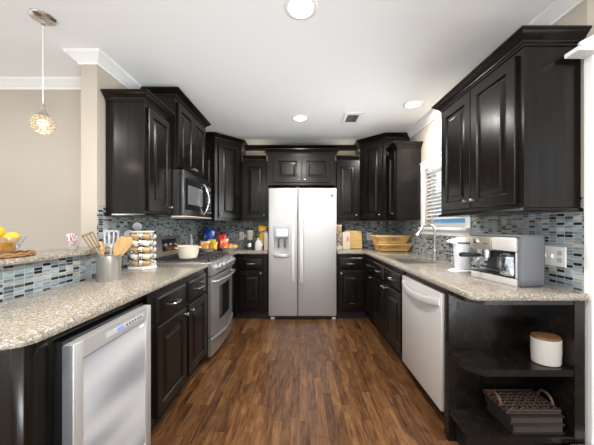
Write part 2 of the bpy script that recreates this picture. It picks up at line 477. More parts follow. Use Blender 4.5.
def raised(w, h, t=0.02):
    f = min(0.058, min(w, h)*0.24); c = min(0.03, min(w, h)*0.1)
    return [(0,0),(0,t-0.004),(0.004,t),(f,t),(f+0.003,t-0.004),(f+0.007,t-0.013),(f+0.016,t-0.013),(f+0.016+c,t-0.003),(f+0.018+c,t-0.0005)]
def slab_front(t=0.02): return [(0,0),(0,t-0.010),(0.002,t-0.008),(0.013,t-0.001),(0.016,t)]
def knob(door, p, n):
    m = MB(); m.lathe([(0.005,0),(0.004,0.011),(0.008,0.015),(0.0115,0.020),(0.0105,0.025),(0.005,0.028)], p, n, n=16)
    return m.build('knob', M['nickel'], door)
def bar_pull(drawer, c, u, n, w=0.10):
    c, u, n = Vector(c), Vector(u), Vector(n); m = MB()
    m.tube([c-u*w/2, c-u*w/2+n*0.020, c-u*(w/2-0.012)+n*0.028, c+u*(w/2-0.012)+n*0.028, c+u*w/2+n*0.020, c+u*w/2], 0.0052, 8)
    return m.build('handle', M['chrome'], drawer)
def add_door(root, o, u, n, w, h, knob_at=None, name='door', mat_=None):
    d = MB().front(o, u, n, w, h, raised(w, h)).build(name, mat_ or M['espresso'], root, 20)
    if knob_at: knob(d, Vector(o) + Vector(u)*knob_at[0] + UP*knob_at[1] + Vector(n)*0.02, n)
    return d
def add_drawer(root, o, u, n, w, h, pull=True):
    d = MB().front(o, u, n, w, h, slab_front()).build('drawer', M['espresso'], root, 20)
    if pull: bar_pull(d, Vector(o)+Vector(u)*w/2+UP*h/2+Vector(n)*0.02, u, n, min(0.11, w*0.42))
    return d
# ------------------------------------------------------------------ the room
LW, RW, BW = -1.47, 1.47, 4.145        # inner faces of left, right and back kitchen walls
struct(MB().box(-4.2, 3.6, -1.0, 4.6, -0.06, 0).build('floor', M['floor']))
struct(MB().box(-4.2, 3.6, -1.6, 4.6, CEIL, CEIL+0.06).build('ceiling', M['ceiling']))
struct(MB().box(-1.586, LW, 1.926, 4.26, 0, CEIL).build('wall_left', M['wall']))
struct(MB().box(LW, RW, BW, 4.26, 0, CEIL).build('wall_back', M['wall']))
WY0, WY1, WZ0, WZ1 = 2.345, 3.135, 1.235, 1.91     # window opening
m = MB()
m.box(RW, 1.59, 1.3625, WY0, 0, CEIL); m.box(RW, 1.59, WY1, 4.26, 0, CEIL)
m.box(RW, 1.59, WY0, WY1, 0, WZ0); m.box(RW, 1.59, WY0, WY1, WZ1, CEIL)
struct(m.build('wall_right', M['wall']))
struct(MB().box(1.59, 3.6, 1.3625, 1.48, 0, CEIL).build('wall_side', M['wall']))
struct(MB().box(-4.2, -1.586, 2.28, 2.40, 0, CEIL).build('wall_dining', M['wall']))
struct(MB().box(LW, -1.341, 0.80, 1.92, 0, 1.068).build('wall_bar', M['wall']))
# glass mosaic on the walls
T = 0.006
struct(MB().box(LW, LW+T, 1.926, BW, 0.85, 1.40).build('wall_left_tile', M['tile_y']))
struct(MB().box(LW+T, RW-T, BW-T, BW, 0.85, 1.40).build('wall_back_tile', M['tile_x']))
m = MB()
m.box(RW-T, RW, 1.3625, 2.275, 0.85, 1.40); m.box(RW-T, RW, 2.275, 3.205, 0.85, 1.155); m.box(RW-T, RW, 3.205, BW-T, 0.85, 1.40)
struct(m.build('wall_right_tile', M['tile_y']))
struct(MB().box(-1.341, -1.335, 0.80, 1.92, 0.85, 1.068).build('wall_bar_tile', M['tile_y']))
# crown mouldings at the ceiling
CM = [(0,0),(0.012,0),(0.016,0.014),(0.034,0.026),(0.052,0.048),(0.066,0.056),(0.07,0.06),(0.07,0.0745),(0,0.0745)]
z0 = CEIL - 0.075
struct(MB().sweep([(-1.586, 2.28), (-1.586, 1.926), (LW, 1.926), (LW, BW), (RW, BW), (RW, 1.3625), (1.59, 1.3625)], CM, z0).build('trim_1', M['trim']))
struct(MB().sweep([(-4.2, 2.28), (-1.586, 2.28)], CM, z0).build('trim_2', M['trim']))
# cased opening at the right end: casing leg, flared cap and plinth
m = MB()
m.box(1.453, 1.62, 1.325, 1.3615, 0, 2.104); m.box(1.472, 1.60, 1.315, 1.325, 0.17, 2.105)
struct(m.build('trim_3', M['trim']))
m = MB()
m.prism([(1.352, 2.105),(1.352, 2.125),(1.385, 2.14),(1.47, 2.18),(1.50, 2.20),(1.80, 2.20),(1.80, 2.105)], 1.29, 1.3605, 'xz')
m.prism([(1.345, 2.125),(1.352, 2.14),(1.47, 2.20),(1.51, 2.225),(1.80, 2.225),(1.80, 2.205),(1.50, 2.195),(1.47, 2.17),(1.36, 2.12)], 1.28, 1.29, 'xz')
struct(m.build('trim_4', M['trim']))
struct(MB().rbox(1.335, 1.80, 1.265, 1.322, 0, 0.166, 0.008).build('baseboard_right', M['trim']))
# kitchen window
win = bpy.data.objects.new('window_1', None); COL.objects.link(win); win.location = (1.5, 2.74, WZ0); struct(win)
m = MB(); cw = 0.07
m.box(1.452, RW, WY0-cw, WY1+cw, WZ1, WZ1+0.075); m.box(1.455, RW, WY0-cw, WY0, WZ0, WZ1); m.box(1.455, RW, WY1, WY1+cw, WZ0, WZ1)
m.box(1.445, RW, WY0-cw-0.005, WY1+cw+0.002, WZ1+0.075, WZ1+0.09)
struct(m.build('window_casing', M['trim'], win))
m = MB(); m.rbox(1.42, 1.575, WY0-cw, WY1+cw, WZ0-0.028, WZ0, 0.005); m.box(1.452, RW, WY0-cw, WY1+cw, WZ0-0.082, WZ0-0.028)
struct(m.build('window_sill', M['trim'], win))
m = MB(); a = 1.545; b = 1.575
m.box(a, b, WY0, WY0+0.045, WZ0, WZ1); m.box(a, b, WY1-0.045, WY1, WZ0, WZ1); m.box(a, b, WY0+0.045, WY1-0.045, WZ0, WZ0+0.045)
m.box(a, b, WY0+0.045, WY1-0.045, WZ1-0.045, WZ1); m.box(a, b, WY0+0.045, WY1-0.045, 1.56, 1.60)
struct(m.build('window_frame', M['trim'], win))
struct(MB().box(1.558, 1.562, WY0+0.045, WY1-0.045, WZ0+0.045, WZ1-0.045).build('window_glass', M['pane'], win))
bl = thing('window_blind', 'white horizontal slat blind hanging in the window above the sink', 'blind', (1.50, 2.74, WZ1))
MB().box(1.478, 1.535, WY0+0.004, WY1-0.004, WZ1-0.05, WZ1-0.002).build('headrail', M['blind'], bl)
m = MB(); z = WZ1 - 0.075; BL0 = WZ0 + 0.10
while z > BL0 + 0.02:
    st = len(m.v)
    m.rbox(-0.024, 0.024, WY0+0.006, WY1-0.006, -0.0014, 0.0014, 0.001, 1)
    m.xform(Matrix.Translation((1.507, 0, z)) @ Matrix.Rotation(math.radians(-33), 4, 'Y'), st); z -= 0.041
m.build('slats', M['blind'], bl)
MB().rbox(1.485, 1.53, WY0+0.006, WY1-0.006, BL0-0.012, BL0+0.008, 0.004).build('bottom_rail', M['blind'], bl)
for y in (WY0+0.12, WY1-0.12): MB().cyl((1.483, y, BL0), (1.483, y, WZ1-0.05), 0.0015, n=6).build('ladder_cord', M['blind'], bl)
# the neighbour's house beyond the window
hs = thing('neighbouring_house', 'blue house with lap siding seen through the kitchen window', 'house', (5.2, 6.6, -0.5))
m = MB(); m.box(5.2, 5.4, 2.2, 12.0, -0.5, 2.0)
for i in range(15):
    zz = -0.45 + i*0.16
    m.rings([[Vector((5.2, y, zz+0.15)), Vector((5.165, y, zz)), Vector((5.2, y, zz))] for y in (2.2, 12.0)])
m.build('siding_wall', M['siding'], hs)
m = MB(); m.prism([(4.9, 2.0), (4.9, 2.1), (6.6, 2.9), (6.6, 2.8)], 2.0, 12.2, 'xz'); m.build('roof', M['grey'], hs)

# ------------------------------------------------------------------ ceiling fittings
spots = ['round recessed ceiling light nearest the camera, at the top of the picture',
         'round recessed ceiling light in front of the refrigerator cabinet',
         'round recessed ceiling light in front of the kitchen window']
for (x, y), lab in zip(DOWNLIGHTS, spots):
    t = thing('recessed_light', lab, 'ceiling light', (x, y, CEIL), 'recessed ceiling lights')
    MB().lathe([(0.070, -0.004), (0.073, -0.009), (0.090, -0.007), (0.098, -0.0005), (0.098, 0), (0.070, 0)], (x, y, CEIL), cap0=False, cap1=False, n=40).build('trim_ring', M['trim'], t)
    MB().lathe([(0.071, -0.003), (0.05, -0.005), (0.002, -0.006)], (x, y, CEIL), n=40, cap0=False).build('lens', M['lens'], t)
vx0, vx1, vy0, vy1 = 0.495, 0.695, 2.90, 3.22
t = thing('ceiling_vent', 'white square air vent in the ceiling', 'vent', (0.595, 3.06, CEIL))
m = MB(); zb = CEIL - 0.010
m.box(vx0, vx1, vy0, vy0+0.05, zb, CEIL); m.box(vx0, vx1, vy1-0.05, vy1, zb, CEIL)
m.box(vx0, vx0+0.035, vy0+0.05, vy1-0.05, zb, CEIL); m.box(vx1-0.035, vx1, vy0+0.05, vy1-0.05, zb, CEIL)
m.build('frame', M['trim'], t)
MB().box(vx0+0.035, vx1-0.035, vy0+0.05, vy1-0.05, CEIL-0.002, CEIL-0.0005).build('duct', M['black'], t)
m = MB()
for i in range(8):
    y = vy0 + 0.068 + i*0.026; st = len(m.v)
    m.box(vx0+0.036, vx1-0.036, -0.008, 0.008, -0.0008, 0.0008)
    m.xform(Matrix.Translation((0, y, CEIL-0.006)) @ Matrix.Rotation(math.radians(25), 4, 'X'), st)
m.build('louvers', M['grey_light'], t)

px, py = -1.525, 1.578
t = thing('pendant_lamp', 'glowing crystal bead pendant lamp hanging above the bar top', 'lamp', (px, py, CEIL))
MB().lathe([(0.064, 0), (0.064, -0.006), (0.058, -0.014), (0.04, -0.022), (0.016, -0.026), (0.013, -0.045), (0.006, -0.05)], (px, py, CEIL), cap0=False).build('canopy', M['nickel'], t)
MB().cyl((px, py, 1.945), (px, py, CEIL-0.045), 0.0022, n=8).build('cord', M['white'], t)
MB().lathe([(0.006, 1.975), (0.009, 1.97), (0.009, 1.945), (0.014, 1.93), (0.026, 1.915), (0.028, 1.908), (0.006, 1.905)], (px, py, 0)).build('socket_cap', M['nickel'], t)
m = MB()
for i in range(7):
    ph = (i+0.6)/7*PI; rr = 0.050*math.sin(ph) + 0.004; zz = 1.853 + 0.048*math.cos(ph); n = max(4, int(rr*2*PI/0.020))
    for k in range(n):
        a = 2*PI*(k+0.5*(i % 2))/n
        m.sphere((px+rr*math.cos(a), py+rr*math.sin(a), zz), 0.0085, n=8)
m.build('crystal_shade', M['crystal'], t, 60)
MB().sphere((px, py, 1.855), 0.026, n=16).build('bulb', M['crystal_glow'], t)
pl = bpy.data.lights.new('pendant_glow', 'POINT'); pl.energy = 0.6; pl.color = (1, 0.85, 0.62); pl.shadow_soft_size = 0.04
plo = bpy.data.objects.new('pendant_glow', pl); plo.location = (px, py, 1.80); COL.objects.link(plo)

# ------------------------------------------------------------------ upper cabinets
UZ0, UZ1 = 1.325, 2.19
CP = [(0,0),(0.006,0),(0.006,0.012),(0.012,0.016),(0.014,0.024),(0.026,0.034),(0.042,0.048),(0.046,0.054),(0.055,0.058),(0.055,0.068),(0,0.068)]
def upper(name, label, poly, z0, z1, crown_path=None, rail=True, czo=0.0):
    cx = sum(p[0] for p in poly)/len(poly); cy = sum(p[1] for p in poly)/len(poly)
    t = thing(name, label, 'cabinet', (cx, cy, z0), 'espresso wall cabinets')
    MB().prism(poly, z0, z1).build('body', M['espresso'], t)
    if crown_path: MB().sweep(crown_path, CP, z1 + czo - 0.003).build('crown_molding', M['espresso'], t, 25)
    return t
def light_rail(t, path, z0):
    MB().sweep(path, [(0,-0.0005),(0.012,-0.0005),(0.016,0.006),(0.012,0.018),(0,0.024)], z0).build('light_rail', M['espresso'], t, 25)
G = 0.003
ufx = 1.175
# left of the range
Y0, Y1 = 2.005, 2.397
t = upper('wall_cabinet', 'dark single-door wall cabinet above the spice rack, left of the microwave',
          [(LW+T, Y0), (-ufx, Y0), (-ufx, Y1), (LW+T, Y1)], UZ0, UZ1, [(LW+T, Y0), (-ufx, Y0), (-ufx, Y1)])
light_rail(t, [(LW+T, Y0), (-ufx, Y0), (-ufx, Y1)], UZ0)
o, u, n = basis('L', -ufx, Y0+0.035, Y1-0.012, UZ0+0.04)
add_door(t, o, u, n, Y1-Y0-0.047, UZ1-UZ0-0.065, (Y1-Y0-0.047-0.03, 0.05))
# above the microwave
Y0, Y1 = 2.40, 3.16; fx = -1.128; Z0, Z1 = 1.765, 2.414
t = upper('wall_cabinet', 'taller dark two-door wall cabinet directly above the microwave',
          [(LW+T, Y0), (fx, Y0), (fx, Y1), (LW+T, Y1)], Z0, Z1, [(LW+T, Y0), (fx, Y0), (fx, Y1), (LW+T, Y1)])
wd = (Y1-Y0-0.07)/2
for k in range(2):
    o, u, n = basis('L', fx, Y0+0.033+k*(wd+0.004), 0, Z0+0.03)
    add_door(t, o, u, n, wd, Z1-Z0-0.06, (wd-0.03 if k == 0 else 0.03, 0.04))
# between microwave and corner
Y0, Y1 = 3.163, 3.50
t = upper('wall_cabinet', 'narrow dark wall cabinet between the microwave and the left corner cabinet',
          [(LW+T, Y0), (-ufx, Y0), (-ufx, Y1), (LW+T, Y1)], UZ0, UZ1, [(-ufx, Y0), (-ufx, Y1-0.06)])
o, u, n = basis('L', -ufx, Y0+0.03, Y1-0.03, UZ0+0.03)
add_door(t, o, u, n, Y1-Y0-0.06, UZ1-UZ0-0.06, (0.03, 0.05))
# diagonal corner cabinets
TZ1 = 2.412
def corner(sgn, label, xa, ya, xb, yb, wallx):
    poly = [(wallx, BW-T), (wallx, ya), (xa, ya), (xb, yb), (xb, BW-T)]
    if sgn > 0: poly = poly[::-1]
    path = [(wallx, ya), (xa, ya), (xb, yb), (xb, BW-T)] if sgn < 0 else [(xb, BW-T), (xb, yb), (xa, ya), (wallx, ya)]
    t = upper('corner_cabinet', label, poly, UZ0, TZ1, path)
    A = Vector((xa, ya, UZ0+0.03)) if sgn < 0 else Vector((xb, yb, UZ0+0.03))
    B = Vector((xb, yb, UZ0+0.03)) if sgn < 0 else Vector((xa, ya, UZ0+0.03))
    u = (B-A).normalized(); n = u.cross(UP); L = (B-A).length
    add_door(t, A+u*0.045, u, n, L-0.09, TZ1-UZ0-0.07, (0.03 if sgn < 0 else L-0.12, 0.05))
    return t
corner(-1, 'tall diagonal dark corner cabinet in the left back corner', -1.13, 3.53, -0.84, 3.83, LW+T)
corner(1, 'tall diagonal dark corner cabinet in the right back corner', 1.145, 3.545, 0.865, 3.83, RW-T)
# short ones beside the refrigerator
FY = 3.84
for (x0, x1, lab, kn) in ((-0.837, -0.462, 'dark single-door wall cabinet above the blender, left of the refrigerator', 1),
                          (0.500, 0.862, 'dark single-door wall cabinet above the cutting board, right of the refrigerator', 1)):
    t = upper('wall_cabinet', lab, [(x0, FY), (x1, FY), (x1, BW-T), (x0, BW-T)], UZ0, UZ1, [(x0+0.02, FY), (x1-0.02, FY)])
    w_ = x1-x0-0.05
    o, u, n = basis('B', FY, x0+0.025, 0, UZ0+0.03)
    add_door(t, o, u, n, w_, UZ1-UZ0-0.06, (w_-0.03, 0.05))
m = MB(); m.sweep([(-0.79, FY), (0.815, FY)], CP, 2.337)
m.box(-0.79, 0.815, FY, FY+0.02, 2.338, 2.404)
tag(m.build('crown_valance', M['espresso'], None, 25), 'long dark crown valance across the back wall above the refrigerator cabinet', 'valance')
# over the refrigerator
x0, x1, fy = -0.435, 0.475, 3.58
t = upper('wall_cabinet', 'wide dark two-door cabinet directly above the refrigerator', [(x0, fy), (x1, fy), (x1, BW-T), (x0, BW-T)], 1.80, 2.215,
          [(x0, FY), (x0, fy), (x1, fy), (x1, FY)])
wd = 0.372
for k in range(2):
    o, u, n = basis('B', fy, x0+0.08+k*(wd+0.012), 0, 1.835)
    add_door(t, o, u, n, wd, 0.345, (wd-0.03 if k == 0 else 0.03, 0.035))
# right end cabinet in the far corner beside the window
Y0, Y1 = 3.212, 3.525; fx = 1.172
t = upper('wall_cabinet', 'narrow dark wall cabinet between the window and the right corner cabinet',
          [(fx, Y0), (RW-T, Y0), (RW-T, Y1), (fx, Y1)], UZ0, UZ1, [(fx, Y1-0.05), (fx, Y0), (RW-T, Y0)])
o, u, n = basis('R', fx, Y0+0.03, Y1-0.04, UZ0+0.03)
add_door(t, o, u, n, Y1-Y0-0.07, UZ1-UZ0-0.06, (Y1-Y0-0.10, 0.05))
# the big right one
Y0, Y1 = 1.387, 2.198; fx = 1.168
t = upper('wall_cabinet', 'large dark two-door wall cabinet above the coffee machine',
          [(fx, Y0), (RW-T, Y0), (RW-T, Y1), (fx, Y1)], UZ0, UZ1, [(RW-T, Y1), (fx, Y1), (fx, Y0), (RW-T, Y0)])
light_rail(t, [(RW-T, Y1), (fx, Y1), (fx, Y0), (RW-T, Y0)], UZ0)
for a0, a1, ka in ((1.800, 2.160, 0.36-0.035), (1.423, 1.793, 0.035)):
    o, u, n = basis('R', fx, a0, a1, UZ0+0.045)
    add_door(t, o, u, n, a1-a0, UZ1-UZ0-0.075, (ka, 0.05))

# ------------------------------------------------------------------ base cabinets
CT0, CT1 = 0.878, 0.915
def base(name, label, x0, x1, y0, y1, face, top=CT0-0.002, group='espresso base cabinets'):
    t = thing(name, label, 'cabinet', ((x0+x1)/2, (y0+y1)/2, 0), group)
    MB().box(x0, x1, y0, y1, 0.105, top).build('body', M['espresso'], t)
    k = 0.06
    kx0, kx1, ky0 = x0, x1, y0
    if face == 'L': kx1 -= k
    elif face == 'R': kx0 += k
    else: ky0 += k
    MB().box(kx0, kx1, ky0, y1, 0, 0.105).build('toe_kick', M['kick'], t)
    return t
DZ0, DZ1, RZ0, RZ1 = 0.155, 0.655, 0.672, 0.832    # door and drawer heights
BL = -0.848; BBK = LW + T + 0.002
# left run: end panel, two drawer bases
t = thing('cabinet_end_panel', 'dark painted panel closing the near end of the left counter', 'panel', (-1.08, 0.84, 0))
MB().box(-1.30, -0.905, 0.835, 0.86, 0.0, CT0-0.002).build('panel', M['espresso'], t)
MB().rbox(-0.905, -0.86, 0.828, 0.875, 0.0, CT0-0.002, 0.004).build('corner_post', M['espresso'], t)
MB().box(-0.905, -0.868, 0.876, 0.937, 0.0, 0.849).build('filler', M['espresso'], t)
MB().box(-1.30, -0.862, 0.876, 1.47, 0.85, CT0-0.002).build('top_rail', M['espresso'], t)
for a, b, lab, kn in ((1.475, 1.968, 'dark base cabinet with drawer right beside the wine cooler', 1), (1.970, 2.385, 'dark base cabinet with drawer right beside the range', 0)):
    t = base('base_cabinet', lab, -1.330 if b < 1.97 else -1.330, BL, a, b, 'L')
    d0 = 1.55 if kn else 1.990; d1 = 1.948 if kn else 2.362
    o, u, n = basis('L', BL, d0, d1, RZ0); add_drawer(t, o, u, n, d1-d0, RZ1-RZ0)
    o, u, n = basis('L', BL, d0, d1, DZ0-0.03); add_door(t, o, u, n, d1-d0, DZ1-DZ0+0.03, (d1-d0-0.03 if kn else 0.03, DZ1-DZ0-0.01))
# corner filler and back left base
t = base('base_cabinet', 'dark base cabinet with one drawer between the range and the refrigerator', -0.868, -0.437, 3.545, BW-T-0.002, 'B')
o, u, n = basis('B', 3.545, -0.815, -0.49, RZ0); add_drawer(t, o, u, n, 0.325, RZ1-RZ0)
o, u, n = basis('B', 3.545, -0.815, -0.49, DZ0); add_door(t, o, u, n, 0.325, DZ1-DZ0, (0.295, DZ1-DZ0-0.03))
t = base('corner_base_cabinet', 'blank dark corner base under the counter holding the snack trays', BBK, -0.872, 3.175, BW-T-0.002, 'L')
# back right base
t = base('base_cabinet', 'dark base cabinet with one drawer just right of the refrigerator', 0.500, 0.884, 3.545, BW-T-0.002, 'B')
o, u, n = basis('B', 3.545, 0.515, 0.835, RZ0); add_drawer(t, o, u, n, 0.32, RZ1-RZ0)
o, u, n = basis('B', 3.545, 0.515, 0.835, DZ0); add_door(t, o, u, n, 0.32, DZ1-DZ0, (0.03, DZ1-DZ0-0.03))
BR = 0.886; RBK = RW - T - 0.002
t = base('base_cabinet', 'narrow dark base cabinet in the right inner corner beside the sink base', BR, RBK, 3.182, 3.540, 'R')
o, u, n = basis('R', BR, 3.195, 3.485, RZ0); add_drawer(t, o, u, n, 0.29, RZ1-RZ0)
o, u, n = basis('R', BR, 3.195, 3.485, DZ0); add_door(t, o, u, n, 0.29, DZ1-DZ0, (0.26, DZ1-DZ0-0.03))
t = base('sink_base_cabinet', 'dark two-door base cabinet with two drawer fronts under the sink', BR, RBK, 2.262, 3.178, 'R', top=0.70)
MB().box(BR, BR+0.02, 2.262, 3.178, 0.702, CT0-0.002).build('top_rail', M['espresso'], t)
for a, b, k in ((2.735, 3.165, 1), (2.292, 2.722, 0)):
    o, u, n = basis('R', BR, a, b, RZ0); add_drawer(t, o, u, n, b-a, RZ1-RZ0)
    o, u, n = basis('R', BR, a, b, DZ0); add_door(t, o, u, n, b-a, DZ1-DZ0, (b-a-0.03 if k else 0.03, DZ1-DZ0-0.03))
# open corner shelves at the near end of the right run
t = thing('open_shelf_cabinet', 'dark open corner shelf unit at the near end of the right counter', 'shelf', (1.15, 1.45, 0))
MB().box(BR-0.012, 1.44, 1.575, 1.612, 0.0, CT0-0.002).build('back_panel', M['espresso_gloss'], t)
MB().box(BR-0.022, BR+0.022, 1.545, 1.575, 0.0, CT0-0.002).build('stile', M['espresso_gloss'], t)
MB().box(1.381, RBK-0.03, 1.337, 1.574, 0.0, CT0-0.002).build('side_panel', M['espresso_gloss'], t)
def shelf_poly(): return [(0.868, 1.545), (0.868, 1.402), (0.930, 1.340), (1.380, 1.340), (1.380, 1.574), (0.91, 1.574), (0.91, 1.545)]
for zt, th in ((0.525, 0.034), (0.186, 0.030)):
    MB().prism(shelf_poly(), zt-th, zt).build('shelf', M['espresso_gloss'], t, 15)
MB().prism([(0.91, 1.545), (0.91, 1.45), (0.96, 1.40), (1.380, 1.40), (1.380, 1.574), (0.91, 1.574)], 0.0, 0.155).build('toe_kick', M['kick'], t)
MB().prism([(0.868, 1.544), (0.868, 1.402), (0.930, 1.340), (1.380, 1.340), (1.380, 1.36), (0.94, 1.36), (0.888, 1.412), (0.888, 1.544)], 0.852, CT0-0.002).build('top_rail', M['espresso_gloss'], t)

# ------------------------------------------------------------------ counters
def offset(poly, d):
    n = len(poly); out = []
    area = sum(poly[i][0]*poly[(i+1) % n][1] - poly[(i+1) % n][0]*poly[i][1] for i in range(n))
    sg = 1 if area > 0 else -1
    for i in range(n):
        p, q, r = Vector(poly[i-1]), Vector(poly[i]), Vector(poly[(i+1) % n])
        d1, d2 = (q-p).normalized(), (r-q).normalized()
        n1, n2 = Vector((-d1.y, d1.x))*sg, Vector((-d2.y, d2.x))*sg
        mm = (n1+n2).normalized(); mm = mm/max(0.35, mm.dot(n1)); q2 = q + mm*d
        out.append((q2.x, q2.y))
    return out
def slab(poly, z0, z1, b=0.012):
    m = MB(); rs = []
    for i, z in ((b, z0), (b*0.3, z0+b*0.3), (0, z0+b), (0, z1-b), (b*0.3, z1-b*0.3), (b, z1)):
        rs.append([Vector((x, y, z)) for x, y in (offset(poly, i) if i else poly)])
    return m.rings(rs)
def arc(cx, cy, r, a0, a1, n=7): return [(cx+r*math.cos(math.radians(a0+(a1-a0)*i/n)), cy+r*math.sin(math.radians(a0+(a1-a0)*i/n))) for i in range(n+1)]
CB = 0.0025
poly = [(-1.333, 2.392), (-1.333, 0.782)] + arc(-0.905, 0.862, 0.08, -90, 0) + [(-0.825, 2.392)]
poly = [(LW+T+CB, 2.392), (LW+T+CB, 1.923), (-1.333, 1.923)] + poly[1:]
tag(slab(poly, CT0, CT1).build('countertop', M['granite']), 'speckled beige granite counter on the left holding the utensil crock and spice rack', 'countertop', 'granite countertops')
poly = [(LW+T+CB, 3.170), (-0.825, 3.170), (-0.825, 3.50), (-0.428, 3.50), (-0.428, BW-T-CB), (LW+T+CB, BW-T-CB)]
tag(slab(poly, CT0, CT1).build('countertop', M['granite']), 'granite corner counter between range and refrigerator holding the snack trays', 'countertop', 'granite countertops')
poly = [(0.495, 3.50), (0.847, 3.50), (0.847, 1.335), (0.872, 1.309), (1.422, 1.309), (1.432, 1.318), (1.432, 1.363), (RW-T-CB, 1.363), (RW-T-CB, BW-T-CB), (0.495, BW-T-CB)]
SX0, SX1, SY0, SY1 = 0.935, 1.29, 2.38, 2.98
ct = slab(poly, CT0, CT1).build('countertop', M['granite'])
tag(ct, 'long granite counter on the right holding the sink and coffee machine', 'countertop', 'granite countertops')
cut = MB().prism(arc(SX0+0.04, SY0+0.04, 0.04, 180, 270, 5) + arc(SX1-0.04, SY0+0.04, 0.04, 270, 360, 5) + arc(SX1-0.04, SY1-0.04, 0.04, 0, 90, 5) + arc(SX0+0.04, SY1-0.04, 0.04, 90, 180, 5), 0.8, 1.0).build('cutter', M['granite'])
bo = ct.modifiers.new('cut', 'BOOLEAN'); bo.object = cut; bo.operation = 'DIFFERENCE'; bo.solver = 'EXACT'
dg = bpy.context.evaluated_depsgraph_get(); dg.update()
me = bpy.data.meshes.new_from_object(ct.evaluated_get(dg)); ct.modifiers.clear(); ct.data = me; bpy.data.objects.remove(cut)
me.set_sharp_from_angle(angle=math.radians(34))
poly = [(-1.61, 0.76), (-1.30, 0.76), (-1.30, 1.922), (-1.61, 1.922)]
tag(slab(poly, 1.070, 1.100).build('bar_top', M['granite']), 'raised narrow granite bar top above the tiled half wall', 'countertop')

# sink and faucet
t = thing('sink', 'stainless steel double bowl sink set in the right counter', 'sink', (1.11, 2.68, 0.74))
YD = 2.66
for (a, b) in ((SY0+0.004, YD-0.012), (YD+0.012, SY1-0.004)):
    r0 = offset([(SX0+0.004, a), (SX1-0.004, a), (SX1-0.004, b), (SX0+0.004, b)], 0)
    def rr(p, d, z): return [Vector((x, y, z)) for x, y in offset(p, d)]
    MB().rings([rr(r0, -0.006, 0.8765), rr(r0, 0.0, 0.8765), rr(r0, 0.012, 0.75), rr(r0, 0.03, 0.735), rr(r0, 0.02, 0.728), rr(r0, -0.006, 0.75)], cap0=False, cap1=False).build('bowl', M['sink_steel'], t)
    m = MB(); m.box(SX0+0.03, SX1-0.03, a+0.025, b-0.025, 0.732, 0.736)
    bt = m.build('bowl_floor', M['sink_steel'], t)
    MB().lathe([(0.04, 0.7365), (0.042, 0.739), (0.03, 0.738), (0.005, 0.7375)], ((SX0+SX1)/2, (a+b)/2, 0)).build('drain', M['chrome'], t)
MB().box(SX0+0.006, SX1-0.006, YD-0.012, YD+0.012, 0.84, 0.868).build('divider', M['nickel'], t)
fxx, fyy = 1.335, 2.63
t = thing('faucet', 'tall chrome gooseneck faucet behind the sink below the window', 'faucet', (fxx, fyy, CT1))
m = MB(); m.lathe([(0.027, CT1), (0.027, CT1+0.012), (0.020, CT1+0.02), (0.018, CT1+0.11), (0.0135, CT1+0.125), (0.0135, CT1+0.14)], (fxx, fyy, 0)); m.build('base', M['nickel'], t)
R = 0.068; zt = 1.195
path = [(fxx, fyy, CT1+0.13), (fxx, fyy, zt-0.05)] + [(fxx-R+R*math.cos(a), fyy, zt+R*math.sin(a)) for a in [PI*i/14 for i in range(13)]]
p1 = Vector(path[-1]); p0 = Vector(path[-2]); d = (p1-p0).normalized()
MB().tube(path, 0.0115, 14).build('spout', M['nickel'], t)
m = MB(); m.cyl(p1, p1+d*0.025, 0.013, 0.015); m.cyl(p1+d*0.025, p1+d*0.085, 0.015, 0.019); m.build('spray_head', M['nickel'], t)
m = MB(); m.cyl((fxx, fyy-0.016, CT1+0.075), (fxx, fyy-0.040, CT1+0.075), 0.012); m.tube([(fxx, fyy-0.036, CT1+0.075), (fxx+0.005, fyy-0.05, CT1+0.10), (fxx+0.01, fyy-0.062, CT1+0.145)], [0.007, 0.006, 0.005], 8)
m.build('lever', M['nickel'], t)
# ------------------------------------------------------------------ appliances
def carve(ob, mb):
    c = mb.build('cutter', M['white'])
    par = ob.parent; off = Vector((0,0,0)); r = par
    while r is not None: off += r.location; r = r.parent
    for v in c.data.vertices: v.co -= off
    md = ob.modifiers.new('cut', 'BOOLEAN'); md.object = c; md.operation = 'DIFFERENCE'; md.solver = 'EXACT'
    ob.parent = None
    dg = bpy.context.evaluated_depsgraph_get(); dg.update()
    me = bpy.data.meshes.new_from_object(ob.evaluated_get(dg)); ob.modifiers.clear(); ob.data = me
    ob.parent = par; bpy.data.objects.remove(c)
    me.set_sharp_from_angle(angle=math.radians(34))

# refrigerator
FX0, FX1, FF = -0.4216, 0.4885, 3.54
t = thing('refrigerator', 'stainless steel side-by-side refrigerator with ice and water dispenser', 'refrigerator', (0.03, 3.8, 0))
MB().box(FX0+0.004, FX1-0.004, FF+0.066, 4.11, 0.045, 1.745).build('body', M['grey'], t)
MB().box(FX0+0.01, FX1-0.01, FF+0.03, FF+0.2, 0.012, 0.045).build('base_grille', M['black'], t)
for xx in (FX0+0.03, FX1-0.06): MB().rbox(xx, xx+0.05, FF+0.015, FF+0.05, 0.0, 0.03, 0.005).build('foot', M['grey_light'], t)
sp = -0.030
dl = MB().rbox(FX0, sp-0.003, FF, FF+0.062, 0.048, 1.757, 0.012, 3).build('door', M['fridge_steel'], t)
carve(dl, MB().rbox(-0.345, -0.150, FF-0.05, FF+0.042, 0.88, 1.095, 0.01))
dr = MB().rbox(sp+0.003, FX1, FF, FF+0.062, 0.048, 1.757, 0.012, 3).build('door', M['fridge_steel'], t)
